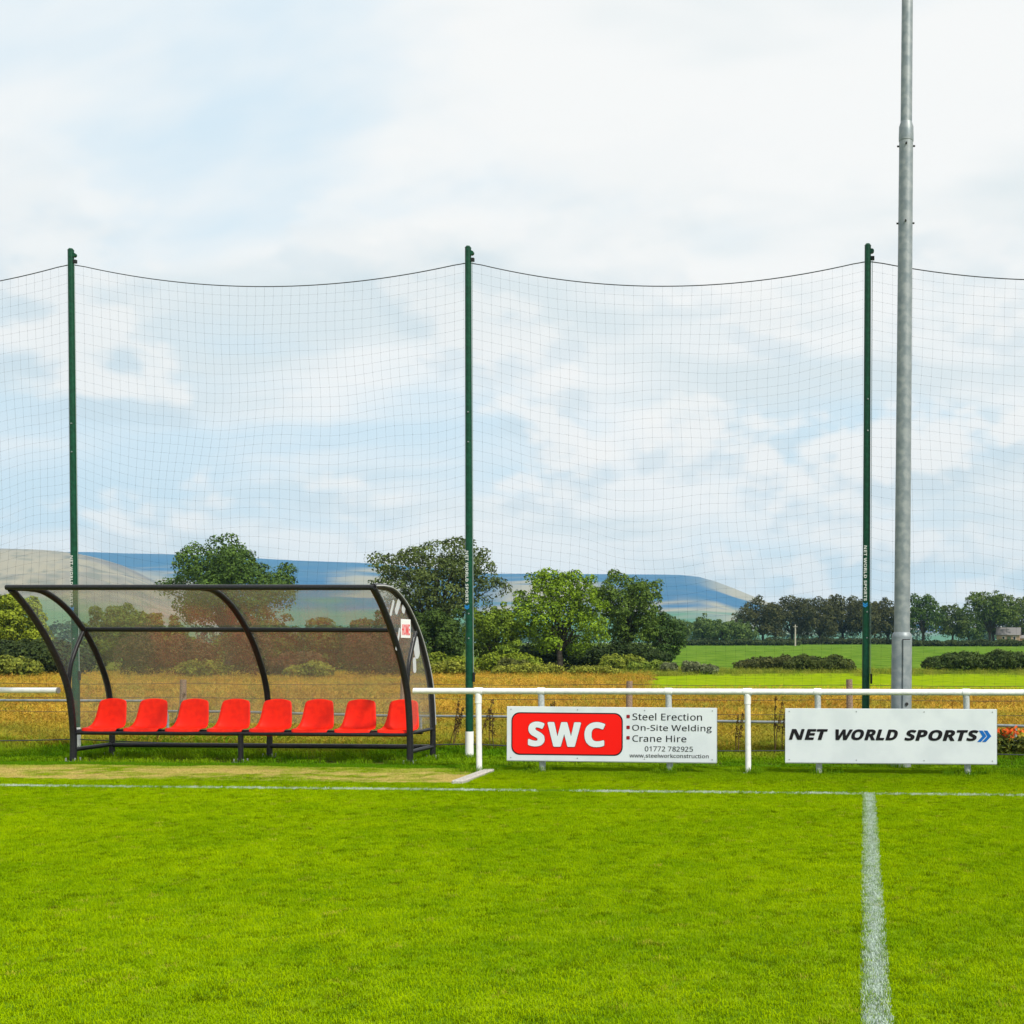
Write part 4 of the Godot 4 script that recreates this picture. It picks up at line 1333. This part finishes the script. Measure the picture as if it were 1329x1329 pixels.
	for k in 80000:
		var pd := 1.0 / lerpf(1.0 / 15.9, 1.0 / 62.0, pow(rng.randf(), 1.15))
		var px := rng.randf_range(-1.02 * pd - 2.0, 0.34 * pd + 2.0)
		if pd > 36.0 + rng.randf() and px > lerpf(-7.4, -12.5, (pd - 36.5) / 30.0) + rng.randf_range(-0.6, 0.3): continue
		var n1 := tone.get_noise_2d(px * 0.35, pd * 0.35)
		var c := Color(0.42, 0.235, 0.024).lerp(Color(0.65, 0.395, 0.052), clampf(0.5 + n1 + rng.randf_range(-0.35, 0.35), 0, 1))
		var n3 := tone.get_noise_2d(px * 1.3 + 40.0, pd * 0.9 + 9.0)
		c = c.lerp(Color(0.22, 0.23, 0.03), smoothstep(-0.05, 0.45, n3) * 0.75).lerp(Color(0.30, 0.15, 0.035), smoothstep(0.0, 0.4, -n3) * 0.5)
		if rng.randf() < 0.14: c = Color(0.20, 0.25, 0.03)
		if rng.randf() < 0.05: c = Color(0.20, 0.09, 0.03)
		var near := smoothstep(15.5, 24.0, pd)
		c = c.lerp(Color(0.24, 0.26, 0.025), (1.0 - near) * 0.45)
		rows.append([Vector3(px, ground_height(px, pd) - 0.01, -pd), 1.0 + pd / 70.0, lerpf(0.6, 1.0, near) * rng.randf_range(0.7, 1.2), c])
	for k in 7000:
		# rank grass along the field margins and under the hedges
		var pd := rng.randf_range(58.0, 71.0)
		var px := rng.randf_range(-14.0, 0.33 * pd + 2.0)
		if absf(pd - 66.3 - noise.get_noise_1d(px * 4.0) * 2.0) > 1.2 + 1.5 * rng.randf() and rng.randf() < 0.93 and px > -11.0 + rng.randf() * 2.0: continue
		var c := Color(0.13, 0.20, 0.02).lerp(Color(0.30, 0.29, 0.04), rng.randf())
		rows.append([Vector3(px, ground_height(px, pd), -pd), 1.9, rng.randf_range(0.6, 1.3), c])
	sward("meadow_grass", "tall dry golden meadow grass behind the net", hay, blade_material(0.7, 0.5), rows)

	# --- dock stalks and poppies
	var docks := []
	for s in [[-5.7, -15.9, "by the right rear foot of the dugout"], [-5.05, -15.8, "between middle green post and first rail post"], [-4.55, -15.9, "left of the SWC board"], [-1.55, -15.8, "between the two advertising boards"], [-10.6, -16.2, "left of the first seat"]]:
		var o := thing("dock_plant", "dark brown dock stalks in long grass " + s[2], "plant", Vector3(s[0], 0, s[1]), "dock stalks behind the rail")
		for k in 5:
			var foot := Vector3(rng.randf_range(-0.35, 0.35), 0, rng.randf_range(-0.2, 0.2))
			var tip := foot + Vector3(rng.randf_range(-0.02, 0.28), rng.randf_range(0.55, 0.85), rng.randf_range(-0.1, 0.1))
			var stl := start()
			tube(stl, [foot, foot.lerp(tip, 0.5) - Vector3(0.02, 0, 0), tip], [0.007, 0.006, 0.003], 5)
			piece("stalk", finish(stl), dock_mat(), o)
			var lobes := []
			for j in 4:
				lobes.append([foot.lerp(tip, 0.5 + 0.14 * j), Vector3(0.022, 0.05, 0.022)])
			piece("seed_head", foliage(lobes, 110, 0.014, Color(0.05, 0.03, 0.015), Color(0.13, 0.08, 0.03), 0.9), leaf_mat, o)
	var pop := thing("poppy_clump", "clump of orange-red flowers in the grass at the right edge", "flowers", Vector3(1.75, 0, -15.7))
	piece("leaves", foliage([[Vector3(-0.1, 0.18, 0), Vector3(0.35, 0.2, 0.2)], [Vector3(0.4, 0.15, 0), Vector3(0.3, 0.18, 0.2)]], 1400, 0.03, Color(0.05, 0.07, 0.012), Color(0.14, 0.16, 0.03), 0.9), leaf_mat, pop)
	piece("petals", foliage([[Vector3(0.05, 0.36, 0.03), Vector3(0.34, 0.10, 0.2)], [Vector3(-0.25, 0.22, 0.1), Vector3(0.12, 0.08, 0.1)]], 130, 0.032, Color(0.55, 0.06, 0.012), Color(0.72, 0.15, 0.03), 0.9), leaf_mat, pop)


func dock_mat() -> StandardMaterial3D:
	if not dock_stem:
		dock_stem = paint(Color(0.09, 0.055, 0.025), 0.8)
	return dock_stem

var dock_stem: StandardMaterial3D
